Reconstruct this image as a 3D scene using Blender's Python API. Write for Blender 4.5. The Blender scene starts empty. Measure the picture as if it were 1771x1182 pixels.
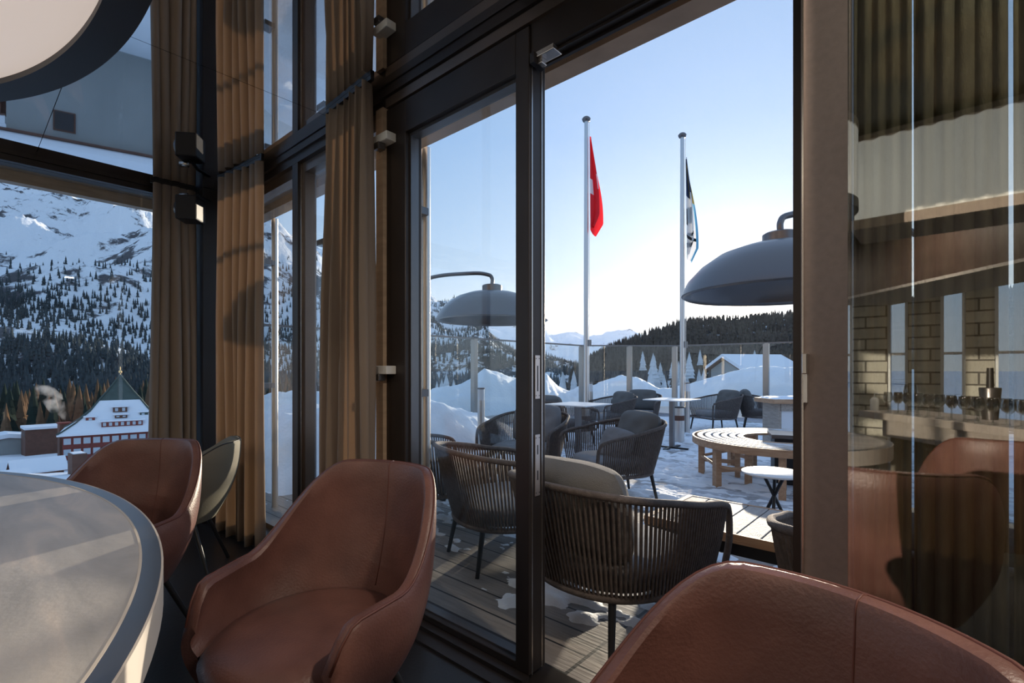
import bpy, math, random
import numpy as np
from mathutils import Vector, Matrix, noise
random.seed(7); np.random.seed(7)
SC = bpy.context.scene
COL = SC.collection
PI = math.pi
R = math.radians
# ------------------------------------------------------------------ frame of the place
# world X runs along the glazed door wall, world Y points out to the terrace; photographer at the origin, eye 1.15 m
EYE = 1.15
FPX = 860.0
CA, SA = .7474, .6644
def cw(x, y):                       # metres right / forward of the photographer -> world X, Y
    return (x*CA - y*SA, x*SA + y*CA)
def at(u, d):                       # bearing u (photo column) at distance d
    return cw((u-885.5)/FPX*d, d)
# ------------------------------------------------------------------ camera
cam = bpy.data.cameras.new('camera'); camo = bpy.data.objects.new('camera', cam); COL.objects.link(camo)
cam.sensor_width = 36; cam.lens = FPX/1771*36; cam.shift_y = 49/1771
cam.clip_start = .02; cam.clip_end = 40000
camo.location = (0, 0, EYE); camo.rotation_euler = (PI/2, 0, math.atan2(SA, CA))
SC.camera = camo
# ------------------------------------------------------------------ world, sun, exposure
SUN = Vector((*cw(.4529, 1.0), .128)).normalized()
SC.view_settings.view_transform = 'Standard'; SC.view_settings.look = 'None'
SC.view_settings.gamma = 1; SC.view_settings.use_curve_mapping = False
SC.view_settings.exposure = 0.55
W = bpy.data.worlds.new('world'); SC.world = W; W.use_nodes = True
nt = W.node_tree; nt.nodes.clear()
def N(nt, t, **k):
    n = nt.nodes.new(t)
    for a, b in k.items(): setattr(n, a, b)
    return n
def ramp(nt, stops, interp='LINEAR'):
    r = N(nt, 'ShaderNodeValToRGB'); r.color_ramp.interpolation = interp
    e = r.color_ramp.elements
    while len(e) > 1: e.remove(e[-1])
    e[0].position = stops[0][0]; e[0].color = (*stops[0][1], 1)
    for p, c in stops[1:]:
        x = e.new(p); x.color = (*c, 1)
    return r
tc = N(nt, 'ShaderNodeTexCoord'); sep = N(nt, 'ShaderNodeSeparateXYZ')
nt.links.new(tc.outputs['Generated'], sep.inputs[0])
skr = ramp(nt, [(0, (.52, .57, .63)), (.08, (.44, .53, .64)), (.2, (.31, .45, .64)), (.42, (.21, .355, .60)), (.7, (.22, .34, .55)), (1, (.25, .36, .54))])
nt.links.new(sep.outputs['Z'], skr.inputs[0])
dotn = N(nt, 'ShaderNodeVectorMath', operation='DOT_PRODUCT'); dotn.inputs[1].default_value = SUN
nt.links.new(tc.outputs['Generated'], dotn.inputs[0])
def powm(src, e, mul):
    mx = N(nt, 'ShaderNodeMath', operation='MAXIMUM'); mx.inputs[1].default_value = 0; nt.links.new(src, mx.inputs[0])
    p = N(nt, 'ShaderNodeMath', operation='POWER'); p.inputs[1].default_value = e; nt.links.new(mx.outputs[0], p.inputs[0])
    m = N(nt, 'ShaderNodeMath', operation='MULTIPLY'); m.inputs[1].default_value = mul; nt.links.new(p.outputs[0], m.inputs[0])
    return m.outputs[0]
g1 = powm(dotn.outputs['Value'], 12, .22)
g2 = powm(dotn.outputs['Value'], 130, .55)
g3 = powm(dotn.outputs['Value'], 1800, 9)
ad = N(nt, 'ShaderNodeMath', operation='ADD'); nt.links.new(g1, ad.inputs[0]); nt.links.new(g2, ad.inputs[1])
ad2 = N(nt, 'ShaderNodeMath', operation='ADD'); nt.links.new(ad.outputs[0], ad2.inputs[0]); nt.links.new(g3, ad2.inputs[1])
gc = N(nt, 'ShaderNodeVectorMath', operation='SCALE'); gc.inputs[0].default_value = (1, .90, .76); nt.links.new(ad2.outputs[0], gc.inputs['Scale'])
sm = N(nt, 'ShaderNodeVectorMath', operation='ADD'); nt.links.new(skr.outputs[0], sm.inputs[0]); nt.links.new(gc.outputs[0], sm.inputs[1])
bg = N(nt, 'ShaderNodeBackground'); bg.inputs[1].default_value = 1.0; nt.links.new(sm.outputs[0], bg.inputs[0])
wo = N(nt, 'ShaderNodeOutputWorld'); nt.links.new(bg.outputs[0], wo.inputs[0])
sl = bpy.data.lights.new('sun', 'SUN'); sl.energy = 5.5; sl.color = (1, .85, .67); sl.angle = R(.6)
so = bpy.data.objects.new('sun', sl); COL.objects.link(so)
so.rotation_euler = (-SUN).to_track_quat('-Z', 'Y').to_euler(); so.location = (0, 0, 30)
# warm ceiling fill lights; the last is added to brighten the near chair's back
def area(name, loc, size, e, col=(1, .86, .70), size_y=None, rot=(0, 0, 0)):
    l = bpy.data.lights.new(name, 'AREA'); l.energy = e; l.size = size; l.color = col
    if size_y: l.shape = 'RECTANGLE'; l.size_y = size_y
    o = bpy.data.objects.new(name, l); o.location = loc; o.rotation_euler = rot; COL.objects.link(o); return o
for i, (x, y) in enumerate([(1.6, -1.2), (.9, -3.4), (-2.2, -3.9), (2.3, .4), (.35, 1.08)]):
    area('ceiling_fill', (x, y, 2.44), .09, 16)

# ------------------------------------------------------------------ materials
MT = {}
def mat(name, col, rough=.6, metal=0, var=0, vscale=8, col2=None, bump=0, bscale=30, stretch=(1, 1, 1), spec=.5, trans=None, coat=0, vdetail=4, sheen=0):
    m = bpy.data.materials.new(name); m.use_nodes = True; t = m.node_tree; b = t.nodes['Principled BSDF']
    b.inputs['Base Color'].default_value = (*col, 1); b.inputs['Roughness'].default_value = rough
    b.inputs['Metallic'].default_value = metal; b.inputs['Specular IOR Level'].default_value = spec
    b.inputs['Coat Weight'].default_value = coat
    b.inputs['Sheen Weight'].default_value = sheen
    c = N(t, 'ShaderNodeTexCoord'); mp = N(t, 'ShaderNodeMapping'); mp.inputs['Scale'].default_value = stretch
    t.links.new(c.outputs['Object'], mp.inputs[0])
    if col2 is not None or var:
        if col2 is None: col2 = tuple(min(1, x*(1+var)) for x in col); col = tuple(x*(1-var) for x in col)
        n = N(t, 'ShaderNodeTexNoise'); n.inputs['Scale'].default_value = vscale; n.inputs['Detail'].default_value = vdetail
        t.links.new(mp.outputs[0], n.inputs[0])
        r = ramp(t, [(.32, col), (.68, col2)]); t.links.new(n.outputs[0], r.inputs[0]); t.links.new(r.outputs[0], b.inputs['Base Color'])
    if bump:
        n = N(t, 'ShaderNodeTexNoise'); n.inputs['Scale'].default_value = bscale; n.inputs['Detail'].default_value = 5
        t.links.new(mp.outputs[0], n.inputs[0])
        bp = N(t, 'ShaderNodeBump'); bp.inputs['Strength'].default_value = bump; bp.inputs['Distance'].default_value = .02
        t.links.new(n.outputs[0], bp.inputs['Height']); t.links.new(bp.outputs[0], b.inputs['Normal'])
    if trans:
        tr = N(t, 'ShaderNodeBsdfTranslucent'); tr.inputs[0].default_value = (*trans[0], 1)
        mx = N(t, 'ShaderNodeMixShader'); mx.inputs[0].default_value = trans[1]
        o = t.nodes['Material Output']; t.links.new(b.outputs[0], mx.inputs[1]); t.links.new(tr.outputs[0], mx.inputs[2]); t.links.new(mx.outputs[0], o.inputs[0])
    MT[name] = m; return m
def emis(name, col, s):
    m = mat(name, col, .5); b = m.node_tree.nodes['Principled BSDF']
    b.inputs['Emission Color'].default_value = (*col, 1); b.inputs['Emission Strength'].default_value = s; return m
def glassm(name, f0, tint=(1, 1, 1), ex=5):
    m = bpy.data.materials.new(name); m.use_nodes = True; t = m.node_tree; t.nodes.clear()
    lw = N(t, 'ShaderNodeLayerWeight'); lw.inputs[0].default_value = .5
    p = N(t, 'ShaderNodeMath', operation='POWER'); p.inputs[1].default_value = ex; t.links.new(lw.outputs['Facing'], p.inputs[0])
    ma = N(t, 'ShaderNodeMath', operation='MULTIPLY_ADD'); ma.inputs[1].default_value = 1-f0; ma.inputs[2].default_value = f0; t.links.new(p.outputs[0], ma.inputs[0])
    a = N(t, 'ShaderNodeBsdfTransparent'); a.inputs[0].default_value = (*tint, 1)
    g = N(t, 'ShaderNodeBsdfGlossy'); g.inputs['Roughness'].default_value = 0.0
    mx = N(t, 'ShaderNodeMixShader'); o = N(t, 'ShaderNodeOutputMaterial')
    t.links.new(ma.outputs[0], mx.inputs[0]); t.links.new(a.outputs[0], mx.inputs[1]); t.links.new(g.outputs[0], mx.inputs[2]); t.links.new(mx.outputs[0], o.inputs[0])
    MT[name] = m; return m
glassm('glass', .035, (.97, .985, .98))
glassm('pane_coated', .24, (.85, .88, .87), 3)
glassm('wine_glass', .10, (.93, .95, .95), 2)
mat('bronze', (.045, .036, .033), .42, .55, var=.15, vscale=3, bump=.03, bscale=200)
mat('bronze_light', (.16, .125, .105), .38, .7, var=.1, vscale=3)
mat('steel_jamb', (.25, .20, .185), .5, .35, var=.06, vscale=60, bump=.06, bscale=400)
mat('brushed', (.55, .50, .46), .25, .95)
mat('alu', (.62, .60, .58), .35, .9)
mat('post_metal', (.36, .33, .30), .35, .9)
mat('black_metal', (.02, .02, .022), .45, .3)
mat('gunmetal', (.17, .16, .16), .30, .8)
mat('tan_fascia', (.42, .31, .22), .6, 0, var=.12, vscale=6, stretch=(1, 1, 6))
mat('leather', (.115, .050, .041), .40, 0, col2=(.19, .086, .069), vscale=7, bump=.12, bscale=160, vdetail=6)
mat('leather_seam', (.12, .04, .03), .5)
mat('olive_fabric', (.17, .15, .11), .75, bump=.15, bscale=300)
mat('curtain', (.36, .285, .225), .85, var=.08, vscale=3, stretch=(1, 1, .4), bump=.2, bscale=500, trans=((.52, .39, .28), .36), sheen=.2)
mat('curtain_olive', (.17, .145, .095), .85, var=.25, vscale=60, stretch=(1, 1, .3), bump=.3, bscale=400, trans=((.42, .32, .18), .25))
mat('floor_dark', (.018, .016, .016), .35, bump=.05, bscale=60)
mat('snow', (.80, .84, .90), .7, col2=(.88, .90, .93), vscale=3, bump=.5, bscale=18, spec=.3)
mat('snow_roof', (.82, .85, .90), .8, bump=.2, bscale=1, spec=.2)
mat('cushion', (.21, .205, .21), .9, var=.15, vscale=5, bump=.35, bscale=260)
mat('cushion_light', (.135, .13, .125), .9, var=.12, vscale=4, bump=.35, bscale=260)
mat('rope', (.115, .092, .082), .8, var=.25, vscale=40, bump=.5, bscale=300)
mat('teak', (.40, .22, .12), .6, col2=(.52, .33, .20), vscale=5, stretch=(1, 8, 8), bump=.15)
mat('teak_grey', (.30, .26, .22), .65, col2=(.44, .38, .33), vscale=6, stretch=(8, 1, 8), bump=.2)
mat('slat_grey', (.27, .25, .24), .65, col2=(.40, .38, .37), vscale=6, stretch=(8, 1, 8), bump=.2)
mat('frosted_teak', (.34, .29, .25), .7, col2=(.72, .74, .78), vscale=7, bump=.3)
mat('white_top', (.72, .73, .75), .35)
mat('lamp_black', (.012, .010, .012), .5)
emis('shade_white', (.80, .79, .72), .34)
emis('lamp_glow', (1.0, .86, .77), .30)
mat('red', (.72, .02, .03), .7, trans=((.9, .03, .04), .35)); mat('white_cloth', (.8, .8, .8), .7, trans=((.9, .9, .9), .35))
mat('navy_cloth', (.02, .04, .10), .7); mat('blue_cloth', (.15, .42, .62), .7, trans=((.2, .5, .7), .3)); mat('black_cloth', (.02, .02, .02), .8)
mat('gold_cloth', (.7, .5, .12), .7)
mat('wall_dark', (.05, .045, .042), .7, var=.1)
mat('stone_counter', (.42, .37, .33), .5, var=.1, vscale=4)
mat('flute', (.13, .115, .09), .6)
mat('canopy_wood', (.10, .06, .045), .5, var=.2, vscale=3, stretch=(1, 1, 6))
mat('gray_wall', (.30, .31, .30), .85, var=.06, vscale=.4, bump=.1, bscale=3)
mat('red_wall', (.20, .045, .035), .8, var=.1, vscale=1)
mat('brown_wall', (.13, .06, .04), .8, var=.15, vscale=1)
mat('house_glass', (.45, .52, .58), .2)
mat('window_dark', (.03, .025, .025), .3)
mat('copper_green', (.05, .075, .065), .6, var=.2, vscale=.5)
mat('gold', (.8, .55, .25), .3, .9)
mat('white_paint', (.75, .76, .76), .5)
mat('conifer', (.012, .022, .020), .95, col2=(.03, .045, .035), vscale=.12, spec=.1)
mat('conifer_hazy', (.035, .050, .058), .95, col2=(.07, .085, .09), vscale=.02, spec=.1)  # bluish haze over the far forest mixed into the tree colour
mat('hill_conifer_glare', (.07, .055, .045), .95, col2=(.13, .105, .08), vscale=.05, spec=.1)  # larch brown, lightened to stand in for sun glare over the hill
mat('larch', (.10, .060, .035), .95, col2=(.19, .115, .07), vscale=.3, spec=.1)
mat('trunk', (.06, .04, .03), .9)
mat('snow_tree', (.45, .47, .48), .9, col2=(.75, .77, .8), vscale=1.5, spec=.1)
mat('wine', (.10, .005, .01), .1)
mat('plastic_white', (.7, .7, .68), .4)
mat('plate', (.60, .52, .48), .35, .85)
mat('trim_tan', (.34, .27, .22), .6)
mat('tan_cloth', (.55, .50, .45), .8)

def terrain_mat(name, rock, snow=(.88, .91, .95), sc=.004, bias=.5, stripe=0, fine=.02):
    m = bpy.data.materials.new(name); m.use_nodes = True; t = m.node_tree; b = t.nodes['Principled BSDF']
    b.inputs['Roughness'].default_value = .9; b.inputs['Specular IOR Level'].default_value = .1
    c = N(t, 'ShaderNodeTexCoord')
    n1 = N(t, 'ShaderNodeTexNoise'); n1.inputs['Scale'].default_value = sc; n1.inputs['Detail'].default_value = 12; n1.inputs['Roughness'].default_value = .66
    n2 = N(t, 'ShaderNodeTexNoise'); n2.inputs['Scale'].default_value = fine; n2.inputs['Detail'].default_value = 8; n2.inputs['Roughness'].default_value = .7
    t.links.new(c.outputs['Object'], n1.inputs[0]); t.links.new(c.outputs['Object'], n2.inputs[0])
    av = N(t, 'ShaderNodeMath', operation='ADD'); t.links.new(n1.outputs[0], av.inputs[0]); t.links.new(n2.outputs[0], av.inputs[1])
    mu = N(t, 'ShaderNodeMath', operation='MULTIPLY'); mu.inputs[1].default_value = .5; t.links.new(av.outputs[0], mu.inputs[0])
    r = ramp(t, [(bias-.015, snow), (bias+.02, rock)]); t.links.new(mu.outputs[0], r.inputs[0])
    t.links.new(r.outputs[0], b.inputs['Base Color'])
    bp = N(t, 'ShaderNodeBump'); bp.inputs['Strength'].default_value = .8; bp.inputs['Distance'].default_value = 14
    t.links.new(n2.outputs[0], bp.inputs['Height']); t.links.new(bp.outputs[0], b.inputs['Normal'])
    MT[name] = m
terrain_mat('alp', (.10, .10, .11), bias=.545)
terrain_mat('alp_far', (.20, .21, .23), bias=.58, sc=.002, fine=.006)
terrain_mat('forest_hill', (.035, .035, .032), bias=.46, sc=.01, fine=.06)
terrain_mat('mid_forest', (.05, .055, .06), bias=.49, sc=.005, fine=.03)
terrain_mat('valley', (.10, .11, .12), bias=.52, sc=.01, fine=.05)

def deck_mat():
    m = bpy.data.materials.new('deck'); m.use_nodes = True; t = m.node_tree; b = t.nodes['Principled BSDF']
    c = N(t, 'ShaderNodeTexCoord'); s = N(t, 'ShaderNodeSeparateXYZ'); t.links.new(c.outputs['Object'], s.inputs[0])
    def M(op, a, bb=None, cc=None):
        n = N(t, 'ShaderNodeMath', operation=op)
        for i, v in enumerate((a, bb, cc)):
            if v is None: continue
            if isinstance(v, (int, float)): n.inputs[i].default_value = v
            else: t.links.new(v, n.inputs[i])
        return n.outputs[0]
    x, y = s.outputs['X'], s.outputs['Y']
    right = M('GREATER_THAN', x, -1.1)
    yy = M('ADD', y, M('MULTIPLY', right, .07))
    k = M('DIVIDE', M('SUBTRACT', yy, 1.54), .147)
    fr = M('FRACT', k); bid = M('FLOOR', k)
    gap = M('LESS_THAN', M('MINIMUM', fr, M('SUBTRACT', 1, fr)), .035)
    j = M('LESS_THAN', M('ABSOLUTE', M('ADD', x, 1.1)), .006)
    xs = M('FRACT', M('DIVIDE', M('ADD', x, 1.1), 2.4)); j2 = M('LESS_THAN', xs, .004)
    g = M('MAXIMUM', M('MAXIMUM', gap, j), j2)
    wn = N(t, 'ShaderNodeTexWhiteNoise', noise_dimensions='2D')
    cb = N(t, 'ShaderNodeCombineXYZ'); t.links.new(bid, cb.inputs[0]); t.links.new(M('FLOOR', M('DIVIDE', M('ADD', x, 1.1), 2.4)), cb.inputs[1]); t.links.new(cb.outputs[0], wn.inputs[0])
    mp = N(t, 'ShaderNodeMapping'); mp.inputs['Scale'].default_value = (2, 22, 2); t.links.new(c.outputs['Object'], mp.inputs[0])
    n = N(t, 'ShaderNodeTexNoise'); n.inputs['Scale'].default_value = 2.5; n.inputs['Detail'].default_value = 7; t.links.new(mp.outputs[0], n.inputs[0])
    v = M('ADD', M('MULTIPLY', wn.outputs[0], .35), M('MULTIPLY', n.outputs[0], .8))
    r = ramp(t, [(.2, (.13, .115, .105)), (.9, (.33, .29, .26))]); t.links.new(v, r.inputs[0])
    mx = N(t, 'ShaderNodeMix', data_type='RGBA'); t.links.new(g, mx.inputs[0]); t.links.new(r.outputs[0], mx.inputs[6]); mx.inputs[7].default_value = (.008, .008, .01, 1)
    # a frosty bloom of wind-blown powder
    n3 = N(t, 'ShaderNodeTexNoise'); n3.inputs['Scale'].default_value = 1.6; n3.inputs['Detail'].default_value = 9; n3.inputs['Roughness'].default_value = .7; t.links.new(c.outputs['Object'], n3.inputs[0])
    dist = M('MULTIPLY', M('SUBTRACT', y, 3.0), .10); fz = M('ADD', n3.outputs[0], M('MINIMUM', M('MAXIMUM', dist, -.04), .2))
    rr = ramp(t, [(.55, (0, 0, 0)), (.72, (.8, .8, .8))]); t.links.new(fz, rr.inputs[0])
    mz = N(t, 'ShaderNodeMix', data_type='RGBA'); t.links.new(rr.outputs[0], mz.inputs[0]); t.links.new(mx.outputs[2], mz.inputs[6]); mz.inputs[7].default_value = (.68, .72, .80, 1)
    t.links.new(mz.outputs[2], b.inputs['Base Color']); b.inputs['Roughness'].default_value = .55
    bp = N(t, 'ShaderNodeBump'); bp.inputs['Strength'].default_value = .6; bp.inputs['Distance'].default_value = .01
    t.links.new(M('SUBTRACT', M('MULTIPLY', n.outputs[0], .3), g), bp.inputs['Height']); t.links.new(bp.outputs[0], b.inputs['Normal'])
    MT['deck'] = m
deck_mat()
def table_mat():
    m = mat('table_stone', (.40, .37, .34), .42, bump=.05, bscale=60); t = m.node_tree; b = t.nodes['Principled BSDF']
    c = N(t, 'ShaderNodeTexCoord'); mp = N(t, 'ShaderNodeMapping'); mp.inputs['Scale'].default_value = (1, 4.5, 1); mp.inputs['Rotation'].default_value = (0, 0, R(30))
    t.links.new(c.outputs['Object'], mp.inputs[0])
    n = N(t, 'ShaderNodeTexNoise'); n.inputs['Scale'].default_value = 2.2; n.inputs['Detail'].default_value = 8; n.inputs['Distortion'].default_value = .6; t.links.new(mp.outputs[0], n.inputs[0])
    r = ramp(t, [(.3, (.34, .32, .30)), (.5, (.47, .44, .41)), (.62, (.60, .53, .47)), (.75, (.44, .41, .39))]); t.links.new(n.outputs[0], r.inputs[0])
    t.links.new(r.outputs[0], b.inputs['Base Color'])
table_mat()
def brick_mat():
    m = mat('stone_blocks', (.5, .48, .42), .85); t = m.node_tree; b = t.nodes['Principled BSDF']
    c = N(t, 'ShaderNodeTexCoord'); mp = N(t, 'ShaderNodeMapping'); mp.inputs['Rotation'].default_value = (R(90), 0, 0); t.links.new(c.outputs['Object'], mp.inputs[0])
    br = N(t, 'ShaderNodeTexBrick'); br.inputs['Scale'].default_value = 1; br.inputs['Brick Width'].default_value = .42; br.inputs['Row Height'].default_value = .14; br.inputs['Mortar Size'].default_value = .01
    br.inputs['Color1'].default_value = (.56, .54, .46, 1); br.inputs['Color2'].default_value = (.42, .40, .34, 1); br.inputs['Mortar'].default_value = (.12, .11, .10, 1)
    t.links.new(mp.outputs[0], br.inputs[0]); t.links.new(br.outputs[0], b.inputs['Base Color'])
brick_mat()

# ------------------------------------------------------------------ mesh helpers
class MB:
    def __init__(s): s.v = []; s.f = []; s.m = []; s.cur = 0
    def add(s, vs, fs):
        o = len(s.v); s.v += [tuple(p) for p in vs]; s.f += [tuple(i+o for i in f) for f in fs]; s.m += [s.cur]*len(fs); return s
    def box(s, x0, x1, y0, y1, z0, z1, rz=0, piv=None):
        vs = [(x, y, z) for z in (z0, z1) for y in (y0, y1) for x in (x0, x1)]
        if rz:
            px, py = piv or ((x0+x1)/2, (y0+y1)/2); c, n = math.cos(rz), math.sin(rz)
            vs = [(px+(x-px)*c-(y-py)*n, py+(x-px)*n+(y-py)*c, z) for x, y, z in vs]
        return s.add(vs, [(0, 2, 3, 1), (4, 5, 7, 6), (0, 1, 5, 4), (2, 6, 7, 3), (0, 4, 6, 2), (1, 3, 7, 5)])
    def tube(s, pts, r, n=10, cap=True, close=False):
        pts = [Vector(p) for p in pts]; L = len(pts); rs = r if hasattr(r, '__len__') else [r]*L
        vs = []; up = None
        for i, p in enumerate(pts):
            a = pts[(i-1) % L] if (close or i > 0) else p; b = pts[(i+1) % L] if (close or i < L-1) else p
            d = (b-a).normalized()
            if up is None:
                up = d.orthogonal().normalized()
            up = (up - d*up.dot(d)).normalized(); w = d.cross(up)
            for k in range(n):
                t = 2*PI*k/n; vs.append(p + (up*math.cos(t)+w*math.sin(t))*rs[i])
        fs = []
        for i in range(L if close else L-1):
            j = (i+1) % L
            for k in range(n):
                l = (k+1) % n; fs.append((i*n+k, i*n+l, j*n+l, j*n+k))
        if cap and not close:
            fs.append(tuple(range(n-1, -1, -1))); fs.append(tuple((L-1)*n+k for k in range(n)))
        return s.add(vs, fs)
    def lathe(s, prof, n=32, c=(0, 0, 0), a0=0, a1=2*PI):
        full = abs(a1-a0-2*PI) < 1e-6; m = n if full else n+1; vs = []
        for k in range(m):
            t = a0+(a1-a0)*k/n
            for r, z in prof: vs.append((c[0]+r*math.cos(t), c[1]+r*math.sin(t), c[2]+z))
        L = len(prof); fs = []
        for k in range(n):
            l = (k+1) % m if full else k+1
            for i in range(L-1): fs.append((k*L+i, l*L+i, l*L+i+1, k*L+i+1))
        return s.add(vs, fs)
    def prism(s, poly, z0, z1):
        n = len(poly); vs = [(x, y, z0) for x, y in poly]+[(x, y, z1) for x, y in poly]
        fs = [tuple(range(n-1, -1, -1)), tuple(range(n, 2*n))]+[(i, (i+1) % n, n+(i+1) % n, n+i) for i in range(n)]
        return s.add(vs, fs)
    def grid(s, P, close_u=False):
        nu, nv = len(P), len(P[0]); vs = [p for row in P for p in row]; fs = []
        for i in range(nu if close_u else nu-1):
            j = (i+1) % nu
            for k in range(nv-1): fs.append((i*nv+k, j*nv+k, j*nv+k+1, i*nv+k+1))
        return s.add(vs, fs)
    def build(s, name, m, parent=None, smooth=False, bevel=0, loc=None, rz=0):
        me = bpy.data.meshes.new(name); me.from_pydata(s.v, [], s.f); me.update()
        ms = m if isinstance(m, (list, tuple)) else [m]
        for q in ms: me.materials.append(MT[q] if isinstance(q, str) else q)
        if len(ms) > 1: me.polygons.foreach_set('material_index', s.m)
        o = bpy.data.objects.new(name, me); COL.objects.link(o)
        if smooth:
            me.polygons.foreach_set('use_smooth', [True]*len(me.polygons))
            if smooth == 'auto':
                me.set_sharp_from_angle(angle=R(40))
        if bevel:
            b = o.modifiers.new('bevel', 'BEVEL'); b.width = bevel; b.segments = 2; b.limit_method = 'ANGLE'
        if parent: o.parent = parent
        if loc: o.location = loc
        if rz: o.rotation_euler = (0, 0, rz)
        return o
def tag(o, label=None, cat=None, group=None, kind=None):
    if label: o['label'] = label
    if cat: o['category'] = cat
    if group: o['group'] = group
    if kind: o['kind'] = kind
    return o
def thing(name, label, cat, loc=(0, 0, 0), rz=0, group=None):
    o = bpy.data.objects.new(name, None); COL.objects.link(o); o.empty_display_size = .1
    o.location = loc; o.rotation_euler = (0, 0, rz); return tag(o, label, cat, group)
def dup(root, loc, rz, label, group=None):
    r = root.copy(); COL.objects.link(r); r.location = loc; r.rotation_euler = (0, 0, rz); r['label'] = label
    if group: r['group'] = group
    for ch in list(root.children):
        c = ch.copy(); COL.objects.link(c); c.parent = r
        for g in ch.children:
            d = g.copy(); COL.objects.link(d); d.parent = c
    return r
def struct(o, label=None): return tag(o, label, None, None, 'structure')
def smooth_path(pts, n=8, closed=False):
    P = [Vector(p) for p in pts]; out = []; L = len(P)
    rng = L if closed else L-1
    for i in range(rng):
        p0 = P[(i-1) % L] if (closed or i > 0) else P[0]*2-P[1]; p1 = P[i]; p2 = P[(i+1) % L]
        p3 = P[(i+2) % L] if (closed or i < L-2) else P[-1]*2-P[-2]
        for k in range(n):
            t = k/n; out.append(.5*((2*p1)+(p2-p0)*t+(2*p0-5*p1+4*p2-p3)*t*t+(3*p1-p0-3*p2+p3)*t**3))
    if not closed: out.append(P[-1])
    return out
def interp(x, pts):
    xs = [p[0] for p in pts]; ys = [p[1] for p in pts]; return float(np.interp(x, xs, ys))
def fbm(p, oct=5): return noise.fractal(Vector(p), 1.0, 2.0, oct)

# ================================================================== THE ROOM
CEIL = 2.515
m = bpy.data.materials.new('ceiling_mirror'); m.use_nodes = True; b = m.node_tree.nodes['Principled BSDF']
b.inputs['Base Color'].default_value = (.80, .80, .81, 1); b.inputs['Metallic'].default_value = 1; b.inputs['Roughness'].default_value = .015
MT['ceiling_mirror'] = m
XL, YD, XR, YB = -4.42, 1.40, 3.2, -5.0
struct(MB().box(XL-.1, XR, YB, 1.5, -.25, 0).build('floor', 'floor_dark'))
# mirror ceiling made of panels with fine seams
f = MB()
xs = [XL-.1, -2.52, -1.2, XR]; ys = [-2.2, -.9, .35, 1.38]
for i in range(3):
    for j in range(0, 3):
        if i == 2: continue
        f.box(xs[i]+.0015, xs[i+1]-.0015, ys[j]+.0015, ys[j+1]-.0015, CEIL, CEIL+.02)
struct(f.build('ceiling', 'ceiling_mirror'))
struct(MB().box(XL-.1, XR, YB, -2.202, CEIL, CEIL+.02).box(-1.198, XR, -2.2, 1.38, CEIL, CEIL+.02).build('ceiling', 'wall_dark'))
struct(MB().box(XL-.3, XR+.2, YB-.2, 1.66, CEIL+.03, CEIL+.5).build('ceiling_slab', 'wall_dark'))
struct(MB().box(XR, XR+.2, YB, 1.5, 0, CEIL+.1).build('wall_right', 'wall_dark'))
# back wall: stone piers between tall white framed windows
f = MB(); wins = [(-1.30, -.98), (-.62, -.42), (-.12, .10), (.34, .62), (1.1, 1.4)]
e = XL-.1
for a, c in wins: f.box(e, a, YB-.3, YB, 0, CEIL); e = c
f.box(e, XR, YB-.3, YB, 0, CEIL)
struct(f.build('wall_back', 'stone_blocks'))
for i, (a, c) in enumerate(wins):
    o = struct(MB().box(a, c, YB-.16, YB-.15, 0, CEIL).build('window_%d' % (i+4), 'glass'))
    g = MB()
    for x in (a+.015, c-.015): g.box(x-.015, x+.015, YB-.17, YB-.02, 0, CEIL)
    g.box(a, c, YB-.17, YB-.05, 1.33, 1.36); g.box(a, c, YB-.17, YB-.05, 0, .08)
    g.build('window_frame', 'white_paint', o)
# header over the door wall and the left wall
f = MB().box(XL-.02, XR, 1.40, 1.52, 2.42, CEIL+.03).box(XL-.02, XR, 1.385, 1.40, 2.47, CEIL)
struct(f.build('trim_1', 'bronze'), None)
struct(MB().box(-2.06, XR, 1.395, 1.41, 2.418, 2.462).build('trim_2', 'bronze_light'))
f = MB().box(-1.16, XR, 1.41, 1.50, 2.30, 2.42).box(-1.16, XR, 1.43, 1.436, 2.29, 2.30).box(-1.16, XR, 1.47, 1.476, 2.288, 2.30)
struct(f.build('trim_3', 'bronze'))
f = MB().box(XL-.1, XL+.03, YB, 1.40, 2.45, CEIL+.03).box(XL+.03, XL+.045, YB, 1.385, 2.49, CEIL)
struct(f.build('trim_4', 'bronze'))
f = MB().box(XL-.1, XL+.04, YB, 1.40, 0, .12)
struct(f.build('trim_5', 'bronze'))
# sill under the windows of the door wall
struct(MB().box(XL, -2.06, 1.30, 1.52, 0, .07).build('trim_6', 'bronze'))
struct(MB().box(-2.06, -.18, 1.30, 1.52, -.02, .012).box(-2.06, -1.16, 1.36, 1.40, .012, .03).build('door_sill', 'bronze'))
# outside lintel (tan) and the underside that links it to the wall
f = MB().box(XL-.33, XR+1, 1.66, 1.76, 2.40, 2.72)
struct(f.build('lintel_front', 'tan_fascia'))
f = MB().box(XL-.33, XL-.25, YB, 1.66, 2.40, 2.72)
struct(f.build('lintel_side', 'tan_fascia'))
struct(MB().box(XL-.3, XR+1, 1.50, 1.66, 2.46, 2.50).box(XL-.26, XL-.1, YB, 1.5, 2.475, 2.50).build('outer_soffit', 'alu'))
# corner column
struct(MB().box(-4.52, -4.19, 1.24, 1.52, 0, CEIL).build('corner_column', 'lamp_black', bevel=.004))
# window 1: left wall
o = struct(MB().box(XL-.02, XL-.01, YB, 1.22, .12, 2.45).build('window_1', 'glass'))
g = MB()
for y in (-3.3, -1.6): g.box(XL-.06, XL+.03, y-.03, y+.03, .12, 2.45)
g.box(XL-.06, XL+.03, 1.14, 1.2, .12, 2.45)
g.build('mullion', 'bronze', o)
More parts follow.
